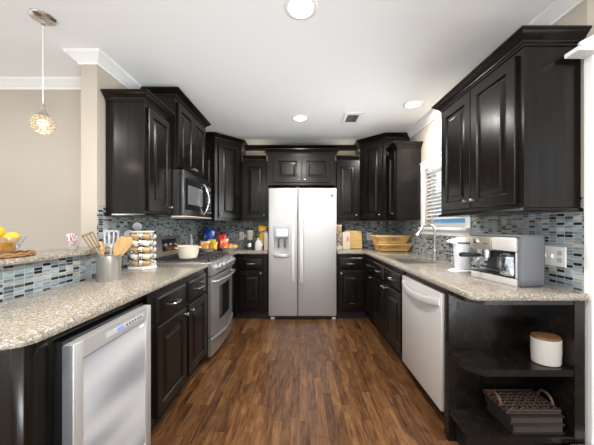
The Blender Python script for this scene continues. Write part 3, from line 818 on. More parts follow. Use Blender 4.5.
def fridge_handle(door, xc):
    rs = []; k = 16
    for i in range(k+1):
        f = i/k; z = 0.50 + f*1.01
        out = 0.012 + 0.045*math.sin(PI*f)**0.6; wdt = 0.021 + 0.006*(abs(f-0.5)*2)**2; th = 0.010
        y = FF - out
        rs.append([Vector((xc-wdt, y+th, z)), Vector((xc-wdt*0.8, y-th, z)), Vector((xc+wdt*0.8, y-th, z)), Vector((xc+wdt, y+th, z))])
    m = MB().rings(rs); m.box(xc-0.017, xc+0.017, FF-0.022, FF+0.002, 0.50, 0.53); m.box(xc-0.017, xc+0.017, FF-0.022, FF+0.002, 1.48, 1.51)
    m.build('handle', M['handle_metal'], door)
fridge_handle(dl, -0.090); fridge_handle(dr, 0.020)
dp = MB()
dp.rbox(-0.352, -0.143, FF-0.008, FF+0.001, 1.098, 1.245, 0.003)
dp.build('dispenser_panel', M['grey_light'], dl)
MB().box(-0.308, -0.162, FF-0.010, FF-0.008, 1.118, 1.208).build('display', M['screen'], dl)
m = MB()
m.box(-0.343, -0.152, FF+0.038, FF+0.0405, 0.885, 1.09); m.build('dispenser_recess', M['grey_light'], dl)
m = MB()
for xx in (-0.30, -0.215): m.rbox(xx, xx+0.028, FF+0.008, FF+0.036, 0.965, 1.085, 0.004)
m.build('dispenser_paddle', M['grey'], dl)
m = MB(); m.lathe([(0.095, 0.832), (0.118, 0.848), (0.118, 0.872), (0.108, 0.877)], (-0.2475, FF+0.012, 0), sy=0.50); m.build('drip_tray', M['steel_light'], dl)
MB().lathe([(0.018, 0), (0.018, 0.003), (0.012, 0.004)], (0.425, FF, 1.655), (0, -1, 0)).build('badge', M['grey'], dr)
m = MB(); m.rbox(sp-0.02, sp+0.02, FF+0.005, FF+0.06, 1.7575, 1.775, 0.004); m.build('hinge_cover', M['grey'], t)

# range
RY0, RY1 = 2.402, 3.158
t = thing('range', 'stainless steel gas range with oven door on the left run', 'stove', (-1.1, 2.78, 0))
MB().box(-1.40, -0.83, RY0, RY1, 0.062, 0.895).build('body', mat('dark_blue_grey_enamel', (0.018, 0.019, 0.026), 0.35), t)
for x in (-1.36, -0.90):
    for y in (RY0+0.05, RY1-0.05): MB().cyl((x, y, 0), (x, y, 0.062), 0.016).build('leg', M['black'], t)
MB().rbox(-1.41, -0.80, RY0, RY1, 0.895, 0.919, 0.006).build('cooktop', M['range_steel'], t)
m = MB(); m.prism([(-1.462, 0.90), (-1.395, 0.90), (-1.400, 0.96), (-1.418, 1.125), (-1.43, 1.142), (-1.462, 1.142)], RY0, RY1, 'xz')
bgd = m.build('backguard', M['range_steel'], t)
m = MB(); m.prism([(-1.4015, 0.985), (-1.3985, 0.985), (-1.4135, 1.11), (-1.4165, 1.11)], 2.72, 3.03, 'xz'); m.build('control_display', M['black_glass'], bgd)
m = MB(); m.box(-1.4050, -1.4035, 2.86, 2.92, 1.045, 1.065); m.build('clock_display', M['grey_light'], bgd)
for y in (2.77, 2.98): MB().lathe([(0.024, 0), (0.022, 0.016), (0.016, 0.02)], (-1.405, y, 1.05), (1, 0, 0.11)).build('timer_knob', M['nickel'], bgd)
def bowed(x0, xf, y0, y1, z0, z1, bow, b=0.0, n=12):
    pts = [(x0, y0)] + [(xf + bow*(1-(2*i/n-1)**2), y0+(y1-y0)*i/n) for i in range(n+1)] + [(x0, y1)]
    return MB().prism(pts, z0, z1)
m = MB(); m.prism([(-0.83, 0.795), (-0.792, 0.795), (-0.776, 0.808), (-0.774, 0.825), (-0.800, 0.905), (-0.83, 0.905)], RY0, RY1, 'xz')
cp = m.build('control_panel', M['range_steel'], t)
for i in range(5):
    y = RY0 + 0.10 + i*0.139
    m = MB(); m.lathe([(0.034, 0), (0.033, 0.008), (0.026, 0.012), (0.024, 0.036), (0.018, 0.040)], (-0.7855, y, 0.862), (0.95, 0, 0.31), n=20)
    m.build('knob', M['range_steel'], cp)
dn = bowed(-0.83, -0.805, RY0+0.003, RY1-0.003, 0.245, 0.785, 0.022).build('oven_door', M['range_steel'], t)
bowed(-0.80, -0.800, RY0+0.10, RY1-0.10, 0.34, 0.665, 0.0205).build('oven_window', M['black_glass'], dn)
m = MB(); m.tube([(-0.805, RY0+0.05, 0.735), (-0.77, RY0+0.055, 0.737)] + [(-0.765+0.03*math.sin(PI*i/10), RY0+0.06+(RY1-RY0-0.12)*i/10, 0.738) for i in range(11)] + [(-0.77, RY1-0.055, 0.737), (-0.805, RY1-0.05, 0.735)], 0.013, 12)
m.build('handle', M['range_steel'], dn)
dw = bowed(-0.83, -0.805, RY0+0.003, RY1-0.003, 0.064, 0.236, 0.022).build('drawer', M['range_steel'], t)
m = MB(); m.tube([(-0.800, RY0+0.02, 0.222)] + [(-0.796+0.032*math.sin(PI*i/10), RY0+0.04+(RY1-RY0-0.08)*i/10, 0.216 - 0.012*math.sin(PI*i/10)) for i in range(11)] + [(-0.800, RY1-0.02, 0.222)], 0.011, 10); m.build('handle', M['range_steel'], dw)
GZ = 0.944
for k in range(3):
    y0 = RY0 + 0.035 + k*0.231; y1 = y0 + 0.224; m = MB()
    for x in (-1.37, -0.84): m.box(x-0.006, x+0.006, y0, y1, GZ-0.012, GZ)
    for y in (y0+0.006, y1-0.006): m.box(-1.376, -0.834, y-0.006, y+0.006, GZ-0.012, GZ)
    for xc in (-1.24, -0.97):
        m.box(xc-0.005, xc+0.005, y0, y1, GZ-0.011, GZ-0.001); m.box(xc-0.10, xc+0.10, (y0+y1)/2-0.005, (y0+y1)/2+0.005, GZ-0.011, GZ-0.001)
    m.box(-1.11, -1.10, y0, y1, GZ-0.011, GZ-0.001)
    for x in (-1.37, -0.84):
        for y in (y0+0.006, y1-0.006): m.box(x-0.006, x+0.006, y-0.006, y+0.006, 0.919, GZ-0.011)
    m.build('grate', M['iron'], t)
    for xc in (-1.24, -0.97):
        if k == 1 and xc < -1: continue
        MB().lathe([(0.045, 0.919), (0.045, 0.925), (0.034, 0.927), (0.034, 0.930), (0.03, 0.932)], (xc, (y0+y1)/2, 0)).build('burner', M['iron'], t)

# microwave
t = thing('microwave', 'stainless over-the-range microwave with curved bar handle', 'microwave', (-1.25, 2.78, 1.335))
MB().box(-1.462, -1.090, RY0+0.002, RY1-0.002, 1.345, 1.760).build('body', M['steel_dark'], t)
m = MB(); m.prism([(-1.44, 1.3445), (-1.05, 1.3445), (-1.045, 1.338), (-1.06, 1.330), (-1.44, 1.335)], RY0+0.01, RY1-0.01, 'xz'); un = m.build('underside', M['cream'], t)
m = MB(); m.box(-1.40, -1.30, 2.5, 2.75, 1.331, 1.3355); m.box(-1.40, -1.30, 2.81, 3.06, 1.331, 1.3355); m.build('grease_filter', M['grey_light'], un)
fr = MB().rbox(-1.089, -1.049, RY0+0.002, RY1-0.002, 1.722, 1.760, 0.004).build('vent_grille', M['steel_dark'], t)
dn = MB().rbox(-1.089, -1.050, RY0+0.002, 2.965, 1.347, 1.720, 0.006).build('door', M['steel_dark'], t)
MB().box(-1.051, -1.0475, RY0+0.03, 2.955, 1.40, 1.690).build('door_glass', M['black_glass'], dn)
MB().box(-1.0480, -1.0462, RY0+0.085, 2.86, 1.455, 1.635).build('window', mat('mesh_window', (0.30, 0.31, 0.32), 0.22, 0.6), dn)
m = MB(); m.tube([(-1.05, 2.905, 1.375)] + [(-1.045+0.052*math.sin(PI*i/12), 2.905, 1.375+0.325*i/12) for i in range(1, 12)] + [(-1.05, 2.905, 1.70)], 0.0105, 12); m.build('handle', M['chrome'], dn)
pn = MB().rbox(-1.089, -1.050, 2.968, RY1-0.002, 1.347, 1.720, 0.006).build('control_panel', M['black_glass'], t)
m = MB()
for i in range(6):
    for j in range(3): m.box(-1.0505, -1.0485, 2.995+j*0.047, 3.028+j*0.047, 1.39+i*0.04, 1.415+i*0.04)
m.build('keypad', M['grey'], pn)
MB().box(-1.0505, -1.0485, 2.995, 3.125, 1.65, 1.69).build('display', M['grey'], pn)

# wine cooler
CY0, CY1 = 0.940, 1.430
t = thing('wine_cooler', 'undercounter wine cooler with steel framed glass door', 'wine cooler', (-1.08, 1.185, 0))
MB().box(-1.30, -0.842, CY0+0.004, CY1-0.004, 0.03, 0.838).build('body', M['black'], t)
for x in (-1.26, -0.88):
    for y in (CY0+0.05, CY1-0.05): MB().cyl((x, y, 0), (x, y, 0.03), 0.018).build('foot', M['black'], t)
m = MB(); fw = 0.046; X0, X1 = -0.840, -0.800
m.rbox(X0, X1, CY0, CY0+fw, 0.06, 0.828, 0.005); m.rbox(X0, X1, CY1-fw, CY1, 0.06, 0.828, 0.005)
m.box(X0, X1-0.001, CY0+fw-0.002, CY1-fw+0.002, 0.764, 0.827); m.box(X0, X1-0.001, CY0+fw-0.002, CY1-fw+0.002, 0.061, 0.12)
dn = m.build('door', M['steel'], t)
MB().rbox(X0+0.001, X1-0.004, CY0-0.003, CY0+0.001, 0.062, 0.826, 0.001, 1).build('edge_trim', M['grey'], dn)
MB().box(X0+0.01, X1-0.006, CY0+fw-0.004, CY1-fw+0.004, 0.118, 0.766).build('door_glass', M['cooler_glass'], dn)
m = MB(); m.box(X1-0.001, X1+0.001, 1.10, 1.36, 0.784, 0.806); m.build('control_strip', M['grey_light'], dn)
m = MB(); m.box(X1+0.0005, X1+0.0018, 1.165, 1.205, 0.788, 0.802); m.build('display', M['led'], dn)
m = MB()
for i in range(6): m.box(X1+0.0005, X1+0.0018, 1.225+i*0.021, 1.233+i*0.021, 0.790, 0.800)
m.build('button', M['black'], dn)
MB().box(X1-0.0065, X1-0.0048, 1.335, 1.372, 0.735, 0.748).build('badge', M['white'], dn)

# dishwasher
t = thing('dishwasher', 'stainless steel dishwasher with curved handle on the right run', 'dishwasher', (1.1, 1.93, 0))
MB().box(0.895, 1.44, 1.625, 2.245, 0.10, 0.868).build('body', M['black'], t)
MB().box(0.935, 1.40, 1.625, 2.245, 0.0, 0.10).build('toe_kick', M['kick'], t)
dn = MB().rbox(0.860, 0.894, 1.622, 2.243, 0.116, 0.836, 0.006).build('door', M['steel_light'], t)
m = MB(); k = 14; rs = []
for i in range(k+1):
    f = i/k; y = 1.640 + 0.585*f; o_ = 0.036*math.sin(PI*f)**0.7; z = 0.778 - 0.028*math.sin(PI*f); x = 0.860 - o_
    rs.append([Vector((x+0.004, y, z-0.022)), Vector((x-0.006, y, z-0.018)), Vector((x-0.010, y, z+0.004)), Vector((x-0.004, y, z+0.022)), Vector((x+0.008, y, z+0.022))])
m.rings(rs).build('handle', M['steel_light'], dn)

# ------------------------------------------------------------------ small things on the left
def place(root, loc, rz=0): root.location = loc; root.rotation_euler = (0, 0, rz); return root
BT = 1.100
t = thing('woven_tray', 'oval brown woven tray under the glass fruit bowl on the bar top', 'tray', (-1.44, 1.31, BT))
m = MB(); m.lathe([(0.005, 0), (0.125, 0), (0.135, 0.004), (0.005, 0.004)], (-1.455, 1.26, BT), sx=0.9, sy=1.2, cap0=False, cap1=False); m.build('tray_base', M['rattan'], t)
m = MB()
for zz in (0.008, 0.016):
    m.tube([(-1.455+0.132*0.9*math.cos(a), 1.26+0.132*1.2*math.sin(a), BT+zz+0.003*math.sin(a*18+zz*400)) for a in [2*PI*i/72 for i in range(72)]], 0.0055, 6, True)
m.build('rim', M['rattan'], t)
bc = (-1.465, 1.275)
t = thing('fruit_bowl', 'clear glass bowl of yellow lemons at the end of the bar top', 'bowl', (*bc, BT+0.0045))
MB().lathe([(0.002, 0.0045), (0.045, 0.0045), (0.06, 0.012), (0.09, 0.05), (0.112, 0.10), (0.109, 0.10), (0.086, 0.052), (0.056, 0.016), (0.002, 0.010)], (*bc, BT), n=40, cap0=False, cap1=False).build('glass_bowl', M['glass'], t)
lem = None
ld = [(-0.040,-0.028,0.047,'one of the lower lemons at the near side of the glass bowl'), (0.038,-0.032,0.047,'one of the lower lemons toward the kitchen in the glass bowl'), (0.0,0.046,0.047,'one of the lower lemons at the far side of the glass bowl'),
      (0.055,0.028,0.092,'lemon against the kitchen-side rim of the glass bowl'), (0.002,-0.062,0.094,'lemon against the near rim of the glass bowl'), (-0.056,0.028,0.094,'lemon against the dining-side rim of the glass bowl'), (0.004,0.004,0.123,'topmost lemon of the heap in the glass bowl')]
for i, (dx, dy, dz, lab) in enumerate(ld):
    if lem is None:
        lem = MB().lathe([(0.001,-0.044),(0.006,-0.042),(0.010,-0.037),(0.022,-0.029),(0.031,-0.014),(0.034,0.0),(0.031,0.014),(0.022,0.029),(0.010,0.036),(0.007,0.041),(0.001,0.043)], n=20).xform(Matrix.Scale(0.86, 4)).build('lemon', M['lemon'])
        o = lem; tag(o, lab, 'lemon', 'lemons in the glass bowl')
    else: o = lem.copy(); COL.objects.link(o); o['label'] = lab
    o.location = (bc[0]+dx, bc[1]+dy, BT+dz); o.rotation_euler = (1.2+0.4*i, 0.5*i, i*1.3)

# striped napkins in a small dish
def stripe_mat(name, cols, scale, axis='X'):
    m, n, l, p = nodes_of(name)
    tcn = n.new('ShaderNodeTexCoord'); s = n.new('ShaderNodeSeparateXYZ'); l.new(tcn.outputs['Object'], s.inputs[0])
    mu = N(n, 'ShaderNodeMath', operation='MULTIPLY'); l.new(s.outputs[axis], mu.inputs[0]); mu.inputs[1].default_value = scale
    fr = N(n, 'ShaderNodeMath', operation='FRACT'); l.new(mu.outputs[0], fr.inputs[0])
    r = ramp_node(n, [(i/len(cols), c) for i, c in enumerate(cols)], 'CONSTANT'); l.new(fr.outputs[0], r.inputs[0])
    l.new(r.outputs[0], p.inputs['Base Color']); p.inputs['Roughness'].default_value = 0.7
    return m
nx, ny = -1.375, 1.60
t = thing('napkin_dish', 'small white dish on the bar top holding a striped napkin', 'dish', (nx, ny, BT))
MB().lathe([(0.022, 0), (0.024, 0.004), (0.034, 0.022), (0.036, 0.030), (0.033, 0.030), (0.030, 0.02), (0.01, 0.006)], (nx, ny, BT)).build('dish', M['ceramic'], t)
m = MB(); rs0 = []; k = 12
for i in range(k+1):
    a = math.radians(68 + 75*i/k); off = 0.007*(1 if i % 2 else -1)
    lo, hi = 0.018, 0.112
    rs0.append([Vector((-0.01 + lo*-math.cos(a), off*0.4, 0.006+lo*math.sin(a))), Vector((-0.01+hi*-math.cos(a), off, 0.004+hi*math.sin(a)*0.92)), Vector((-0.01+hi*-math.cos(a), off+0.002, 0.004+hi*math.sin(a)*0.92)), Vector((-0.01+lo*-math.cos(a), off*0.4+0.002, 0.006+lo*math.sin(a)))])
m.rings(rs0); m.xform(Matrix.Translation((nx, ny, BT)) @ Matrix.Rotation(math.radians(-30), 4, 'Z'))
o = m.build('napkin', stripe_mat('striped_cloth', [(0.75,0.75,0.76),(0.75,0.75,0.76),(0.10,0.16,0.32),(0.75,0.75,0.76),(0.50,0.13,0.12)], 45))
tag(o, 'fan folded napkin with blue and red stripes in the small dish', 'napkin')

# utensil crock
M['crock'] = mat('polished_steel', (0.66, 0.66, 0.65), 0.34, 1.0)
kx, ky = -1.193, 1.66
t = thing('utensil_crock', 'round stainless steel crock holding cooking utensils', 'crock', (kx, ky, CT1))
MB().lathe([(0.063, 0), (0.065, 0.003), (0.065, 0.149), (0.066, 0.152), (0.062, 0.152), (0.062, 0.006), (0.01, 0.005)], (kx, ky, CT1), n=40).build('vessel', M['crock'], t)
def utensil(name, label, tip, foot, head_l, head_w, kind, material, hmat=None, r=0.006):
    """head at the tip end, handle down to the foot"""
    tip, foot = Vector(tip), Vector(foot); a = (tip-foot).normalized(); neck = tip - a*head_l
    view = Vector((kx*0.0+0.75, -0.66, 0)); c = (view - a*view.dot(a)).normalized(); b = a.cross(c)
    t = thing(name, label, 'utensil', foot, 'cooking utensils in the crock')
    MB().tube([foot, foot.lerp(neck, 0.5), neck + a*0.012], [r, r*0.9, r*0.8], 8).build('handle', hmat or material, t)
    m = MB(); P = lambda s, u_, d: neck + a*s + b*u_ + c*d
    def bar(s0, u0, s1, u1, wv, th=0.0022):
        p, q = P(s0, u0, 0), P(s1, u1, 0); d = (q-p).normalized(); e = d.cross(c)
        m.rings([[x + e*wv + c*th, x - e*wv + c*th, x - e*wv - c*th, x + e*wv - c*th] for x in (p, q)])
    W = head_w/2; L = head_l
    if kind == 'slotted':
        bar(0, 0, L*0.16, -W*0.8, 0.005); bar(0, 0, L*0.16, W*0.8, 0.005)
        for k in range(4): u_ = -W + 0.004 + k*(2*W-0.008)/3; bar(L*0.12, u_*0.85, L, u_, 0.0045)
        bar(L-0.005, -W, L-0.005, W, 0.006); bar(L*0.14, -W*0.85, L*0.14, W*0.85, 0.006)
    else:
        outl = [(0,-0.006),(L*0.3,-W*0.65),(L*0.6,-W),(L*0.85,-W*0.85),(L,-W*0.35),(L,W*0.35),(L*0.85,W*0.85),(L*0.6,W),(L*0.3,W*0.65),(0,0.006)]
        th = 0.006
        m.rings([[P(s, u_*0.92, -th*0.6) for s, u_ in outl], [P(s, u_, 0) for s, u_ in outl], [P(s, u_*0.92, th*0.6) for s, u_ in outl]])
    m.build('head', material, t)
    return t
zb = CT1 + 0.012
utensil('slotted_turner', 'brown slotted turner leaning left over the crock rim', (-1.288, 1.61, 1.205), (-1.185, 1.685, zb), 0.115, 0.062, 'slotted', mat('brown_nylon', (0.22, 0.15, 0.085), 0.4), M['nickel'])
utensil('slotted_turner', 'grey-white slotted turner standing upright at the back of the crock', (-1.205, 1.70, 1.222), (-1.185, 1.665, zb), 0.105, 0.085, 'slotted', mat('pale_nylon', (0.42, 0.44, 0.48), 0.35), M['nickel'])
utensil('wooden_spoon', 'largest pale wooden spoon leaning right at the front of the crock', (-1.093, 1.655, 1.185), (-1.215, 1.655, zb), 0.150, 0.066, 'spoon', M['wood'])
utensil('wooden_spoon', 'second pale wooden spoon just behind the largest one in the crock', (-1.085, 1.70, 1.180), (-1.200, 1.69, zb), 0.130, 0.055, 'spoon', M['wood'])
utensil('wooden_spoon', 'short wooden spoon leaning left between the two slotted turners', (-1.270, 1.69, 1.150), (-1.185, 1.64, zb), 0.085, 0.045, 'spoon', M['wood'])

# revolving spice rack and its jars
sx_, sy_ = -1.250, 2.115
t = thing('spice_rack', 'silver revolving spice rack tower on the left counter', 'spice rack', (sx_, sy_, CT1))
MB().lathe([(0.108, 0.0), (0.112, 0.004), (0.112, 0.016), (0.104, 0.022), (0.02, 0.024)], (sx_, sy_, CT1), n=6).build('base', M['white'], t)
MB().lathe([(0.085, 0.283), (0.090, 0.287), (0.090, 0.296), (0.02, 0.298)], (sx_, sy_, CT1), n=6).build('top_plate', M['steel_light'], t)
MB().lathe([(0.030, 0.0225), (0.030, 0.284)], (sx_, sy_, CT1), n=6).build('post', M['black'], t)
az0 = math.atan2(-sy_, -sx_) + 0.10
jar_mats = [mat('tan_spice', (0.50, 0.33, 0.15), 0.4), mat('cream_spice', (0.72, 0.65, 0.50), 0.4), mat('brown_spice', (0.42, 0.26, 0.10), 0.4), mat('pale_spice', (0.68, 0.66, 0.62), 0.4)]
# jar lies along local x, lid at the negative end
proto = None
tiers = ['top', 'second', 'third', 'fourth', 'bottom']; cols = ['left', 'middle', 'right']
jm = {}
for c, (da, colname) in enumerate(zip((-1.05, 0.0, 1.05), cols)):
    az = az0 + da; rdir = Vector((math.cos(az), math.sin(az), 0)); tdir = Vector((-math.sin(az), math.cos(az), 0))
    m = MB()
    for s in (-1, 1):
        q = Vector((sx_, sy_, 0)) + rdir*0.044 + tdir*0.047*s
        m.cyl(q + UP*(CT1+0.023), q + UP*(CT1+0.284), 0.003, n=8)
    m.build('wire_column', M['chrome'], t)
    for r, tier in enumerate(tiers):
        lab = '%s spice jar in the %s column of the spice rack' % (tier, colname)
        if proto is None:
            j = thing('spice_jar', lab, 'jar', (0,0,0), 'spice jars in the rack')
            MB().lathe([(0.017, -0.012), (0.021, -0.008), (0.0215, 0.034), (0.018, 0.038), (0.004, 0.039)], (0,0,0), (1,0,0), n=18).build('glass_body', jar_mats[1], j)
            MB().lathe([(0.020, -0.036), (0.0215, -0.034), (0.0215, -0.014), (0.018, -0.0125)], (0,0,0), (1,0,0), n=18).build('lid', M['chrome'], j)
            proto = j
        else: j = dup(proto, label=lab)
        z = CT1 + 0.257 - r*0.0525
        p = Vector((sx_, sy_, z)) + rdir*0.069
        j.location = p
        # camera sees the lid on its left
        j.rotation_euler = (0, math.radians(14), math.atan2(tdir.y, tdir.x))
        body = [x for x in j.children if x.name.startswith('glass_body')][0]
        key = (c*2 + r) % 4 if c != 2 else 3
        if key not in jm:
            dd = body.data.copy(); dd.materials.clear(); dd.materials.append(jar_mats[key]); jm[key] = dd
        body.data = jm[key]
for (xx, yy, zz, rad, lab) in ((-1.410, 2.305, 1.245, 0.036, 'round pale skimmer standing behind the spice rack, the taller one'), (-1.425, 2.215, 1.185, 0.034, 'round pale skimmer standing behind the spice rack, the lower one')):
    t = thing('skimmer', lab, 'utensil', (xx+0.03, yy, CT1))
    MB().tube([(xx+0.045, yy, CT1+0.001), (xx, yy, zz-rad+0.004)], 0.005, 8).build('handle', M['nickel'], t)
    MB().lathe([(0.004, -0.004), (rad*0.8, -0.004), (rad, 0.002), (rad*0.8, 0.0), (0.004, -0.001)], (xx, yy, zz), (0.7, -0.7, 0.1), n=24).build('disc', mat('pale_metal', (0.66, 0.66, 0.66), 0.3, 0.5), t)

# pot on the range
qx, qy = -1.072, 2.55
t = thing('cooking_pot', 'cream enamel casserole pot without lid on the range', 'pot', (qx, qy, GZ))
MB().lathe([(0.072, 0.0005), (0.080, 0.004), (0.092, 0.05), (0.099, 0.112), (0.101, 0.116), (0.097, 0.117), (0.088, 0.05), (0.076, 0.010), (0.01, 0.008)], (qx, qy, GZ), n=40).build('vessel', M['cream'], t)
for s in (-1, 1):
    a0 = math.radians(35)
    d = Vector((math.cos(a0), math.sin(a0), 0))*s; e = Vector((-d.y, d.x, 0)); c = Vector((qx, qy, GZ+0.098))
    MB().tube([c+d*0.092-e*0.028, c+d*0.112-e*0.022, c+d*0.118, c+d*0.112+e*0.022, c+d*0.092+e*0.028], 0.006, 8).build('handle', M['cream'], t)
t = thing('bottle', 'slim white bottle behind the far end of the range', 'bottle', (-1.352, 3.30, CT1))
MB().lathe([(0.018, 0), (0.020, 0.004), (0.020, 0.16), (0.012, 0.185), (0.010, 0.20)], (-1.352, 3.30, CT1)).build('body', M['ceramic'], t)
MB().lathe([(0.0125, 0.2005), (0.0125, 0.23), (0.008, 0.235)], (-1.352, 3.30, CT1)).build('cap', M['grey_light'], t)

# snack trays, bags and pastries
def print_mat(name, a, b, c=None, sc=16):
    m, n, l, p = nodes_of(name)
    tcn = n.new('ShaderNodeTexCoord'); no = n.new('ShaderNodeTexNoise'); no.inputs['Scale'].default_value = sc; no.inputs['Detail'].default_value = 1
    l.new(tcn.outputs['Object'], no.inputs['Vector'])
    st = [(0.0, a), (0.50, b)] + ([(0.60, c)] if c else [])
    r = ramp_node(n, st, 'CONSTANT'); l.new(no.outputs['Fac'], r.inputs[0]); l.new(r.outputs[0], p.inputs['Base Color'])
    p.inputs['Roughness'].default_value = 0.3
    return m
def bag(name, label, cat, c, w_, h_, d_, material, rz=0.0, tilt=0.0, group=None, base=None):
    """pillow bag standing on its lower seam at c"""
    nu, nv = 12, 10; front = []; back = []
    for j in range(nv+1):
        for i in range(nu+1):
            u_, v_ = i/nu*2-1, j/nv*2-1
            b_ = max(0, (1-abs(u_)**2.6))**0.6 * max(0, (1-abs(v_)**2.2))**0.55
            x = u_*w_/2*(1-0.05*(1-v_*v_)); z = (v_+1)/2*h_
            y = d_/2*b_ + (0.004*math.sin(u_*9+v_*5))*b_
            front.append(Vector((x, -y-0.0008, z))); back.append(Vector((x, y+0.0008, z)))
    m = MB(); nn = nu+1; fs = []
    for j in range(nv):
        for i in range(nu):
            a = j*nn+i; fs.append((a, a+1, a+nn+1, a+nn)); q = a+len(front); fs.append((q, q+nn, q+nn+1, q+1))
    o_ = len(front); edge = [i for i in range(nn)] + [j*nn+nu for j in range(1, nv+1)] + [nv*nn+i for i in range(nu-1, -1, -1)] + [j*nn for j in range(nv-1, 0, -1)]
    for k in range(len(edge)):
        a, b = edge[k], edge[(k+1) % len(edge)]; fs.append((a, a+o_, b+o_, b))
    m.add(front+back, fs)
    o = m.build(name, material, None, 70)
    o.location = c; o.rotation_euler = (tilt, 0, rz)
    return tag(o, label, cat, group)
for (x, y, r, lab) in ((-1.205, 3.48, 0.108, 'shallow silver tray of wrapped snacks nearer the range'), (-0.965, 3.60, 0.128, 'shallow silver tray of pastries nearer the blender')):
    t = thing('snack_tray', lab, 'tray', (x, y, CT1), 'silver snack trays')
    MB().lathe([(r*0.6, 0), (r*0.62, 0.003), (r*0.9, 0.032), (r, 0.046), (r*1.04, 0.050), (r*0.98, 0.051), (r*0.86, 0.036), (r*0.58, 0.008), (0.005, 0.006)], (x, y, CT1), n=40).build('tray', M['chrome'], t)
zt = CT1
G1 = 'snack bags on the back counter'
bag('snack_bag', 'orange and white square snack bag leaning on the left tray', 'snack bag', (-1.245, 3.47, zt+0.018), 0.14, 0.125, 0.05, print_mat('orange_white_print', (0.78,0.30,0.04), (0.86,0.62,0.26), (0.85,0.78,0.66), 22), 0.1, -0.30, G1)
bag('snack_bag', 'lime yellow snack bag standing at the back of the left tray', 'snack bag', (-1.185, 3.535, zt+0.030), 0.12, 0.13, 0.045, print_mat('lime_print', (0.70,0.56,0.05), (0.62,0.62,0.12), None, 20), -0.15, -0.22, G1)
bag('snack_bag', 'golden yellow snack bag at the right edge of the left tray', 'snack bag', (-1.135, 3.455, zt+0.030), 0.115, 0.105, 0.05, print_mat('golden_print', (0.85,0.45,0.03), (0.88,0.60,0.10), None, 14), -0.2, -0.35, G1)
bag('snack_bag', 'red and white snack bag standing on the right tray', 'snack bag', (-1.03, 3.60, zt+0.020), 0.12, 0.145, 0.05, print_mat('red_white_print', (0.72,0.10,0.03), (0.86,0.36,0.16), (0.85,0.70,0.60), 20), 0.15, -0.15, G1)
bag('cookie_bag', 'tall blue cookie bag standing against the backsplash', 'snack bag', (-1.29, 3.78, zt), 0.155, 0.30, 0.09, print_mat('blue_print', (0.015,0.03,0.26), (0.03,0.12,0.50), (0.55,0.62,0.78), 11), 0.05, 0.0, G1)
bag('cookie_bag', 'red snack bag standing against the backsplash behind the trays', 'snack bag', (-1.115, 3.80, zt), 0.135, 0.215, 0.07, print_mat('red_print', (0.55,0.015,0.03), (0.70,0.05,0.04), None, 12), -0.05, 0.0, G1)
pm = [mat('orange_glaze', (0.85, 0.33, 0.04), 0.35), mat('golden_crust', (0.74, 0.47, 0.17), 0.5)]
pos = [(-0.995, 3.545, 0.040, 0, 'orange at the left of the pastry tray'), (-0.925, 3.535, 0.040, 1, 'golden bun at the front of the pastry tray'), (-0.885, 3.60, 0.045, 1, 'golden bun at the right of the pastry tray'), (-0.945, 3.625, 0.055, 0, 'orange in the middle of the pastry tray'), (-0.90, 3.67, 0.055, 1, 'golden bun at the back of the pastry tray')]
proto_p = {}
for x, y, z, k, lab in pos:
    if k not in proto_p:
        o = MB().sphere((0,0,0), 0.041, n=18, sz=0.95 if k == 0 else 0.68).build('orange' if k == 0 else 'bread_bun', pm[k]); proto_p[k] = o
    else: o = proto_p[k].copy(); COL.objects.link(o)
    o.location = (x, y, zt+z); tag(o, lab, 'fruit' if k == 0 else 'bun', 'oranges on the pastry tray' if k == 0 else 'buns on the pastry tray')

# blender, jug, packages left of the refrigerator
bx, by = -0.715, 3.80
t = thing('blender', 'countertop blender with black base and clear jar', 'blender', (bx, by, CT1))
MB().lathe([(0.074, 0), (0.076, 0.012), (0.066, 0.06), (0.052, 0.125), (0.048, 0.135), (0.01, 0.136)], (bx, by, CT1), n=4).xform(Matrix.Translation((bx, by, 0)) @ Matrix.Rotation(PI/4, 4, 'Z') @ Matrix.Translation((-bx, -by, 0))).build('motor_base', M['black'], t)
MB().lathe([(0.030, 0), (0.030, 0.010), (0.024, 0.012)], (bx, by-0.050, CT1+0.062), (0, -1, 0.15)).build('dial', M['chrome'], t)
MB().lathe([(0.036, 0.137), (0.040, 0.15), (0.058, 0.275), (0.055, 0.275), (0.037, 0.152), (0.005, 0.15)], (bx, by, CT1), n=24).build('jar', mat('hazy_jar', (0.50, 0.48, 0.40), 0.15), t)
MB().lathe([(0.058, 0.276), (0.060, 0.282), (0.056, 0.30), (0.026, 0.303), (0.022, 0.322), (0.005, 0.323)], (bx, by, CT1)).build('lid', M['black'], t)
MB().tube([(bx+0.056, by, CT1+0.265), (bx+0.088, by, CT1+0.255), (bx+0.080, by, CT1+0.18), (bx+0.046, by, CT1+0.172)], 0.008, 8).build('handle', M['black'], t)
jx, jy = -0.575, 3.68
t = thing('plastic_jug', 'small white jug with a side handle beside the blender', 'jug', (jx, jy, CT1))
m = MB(); m.lathe([(0.046, 0), (0.050, 0.005), (0.050, 0.08), (0.040, 0.115), (0.020, 0.145), (0.018, 0.155)], (jx, jy, CT1), sy=0.7); m.build('body', M['white'], t)
MB().lathe([(0.021, 0.1555), (0.021, 0.17), (0.015, 0.172)], (jx, jy, CT1)).build('cap', M['cream'], t)
MB().tube([(jx+0.018, jy-0.012, CT1+0.135), (jx+0.050, jy-0.018, CT1+0.125), (jx+0.056, jy-0.018, CT1+0.08), (jx+0.045, jy-0.015, CT1+0.045)], 0.007, 8).build('handle', M['white'], t)
bag('snack_bag', 'tall yellow bag with purple marks standing beside the refrigerator', 'snack bag', (-0.535, 3.84, CT1), 0.13, 0.335, 0.07, print_mat('yellow_purple_print', (0.86,0.52,0.02), (0.80,0.46,0.02), (0.22,0.05,0.16), 9), 0.1)
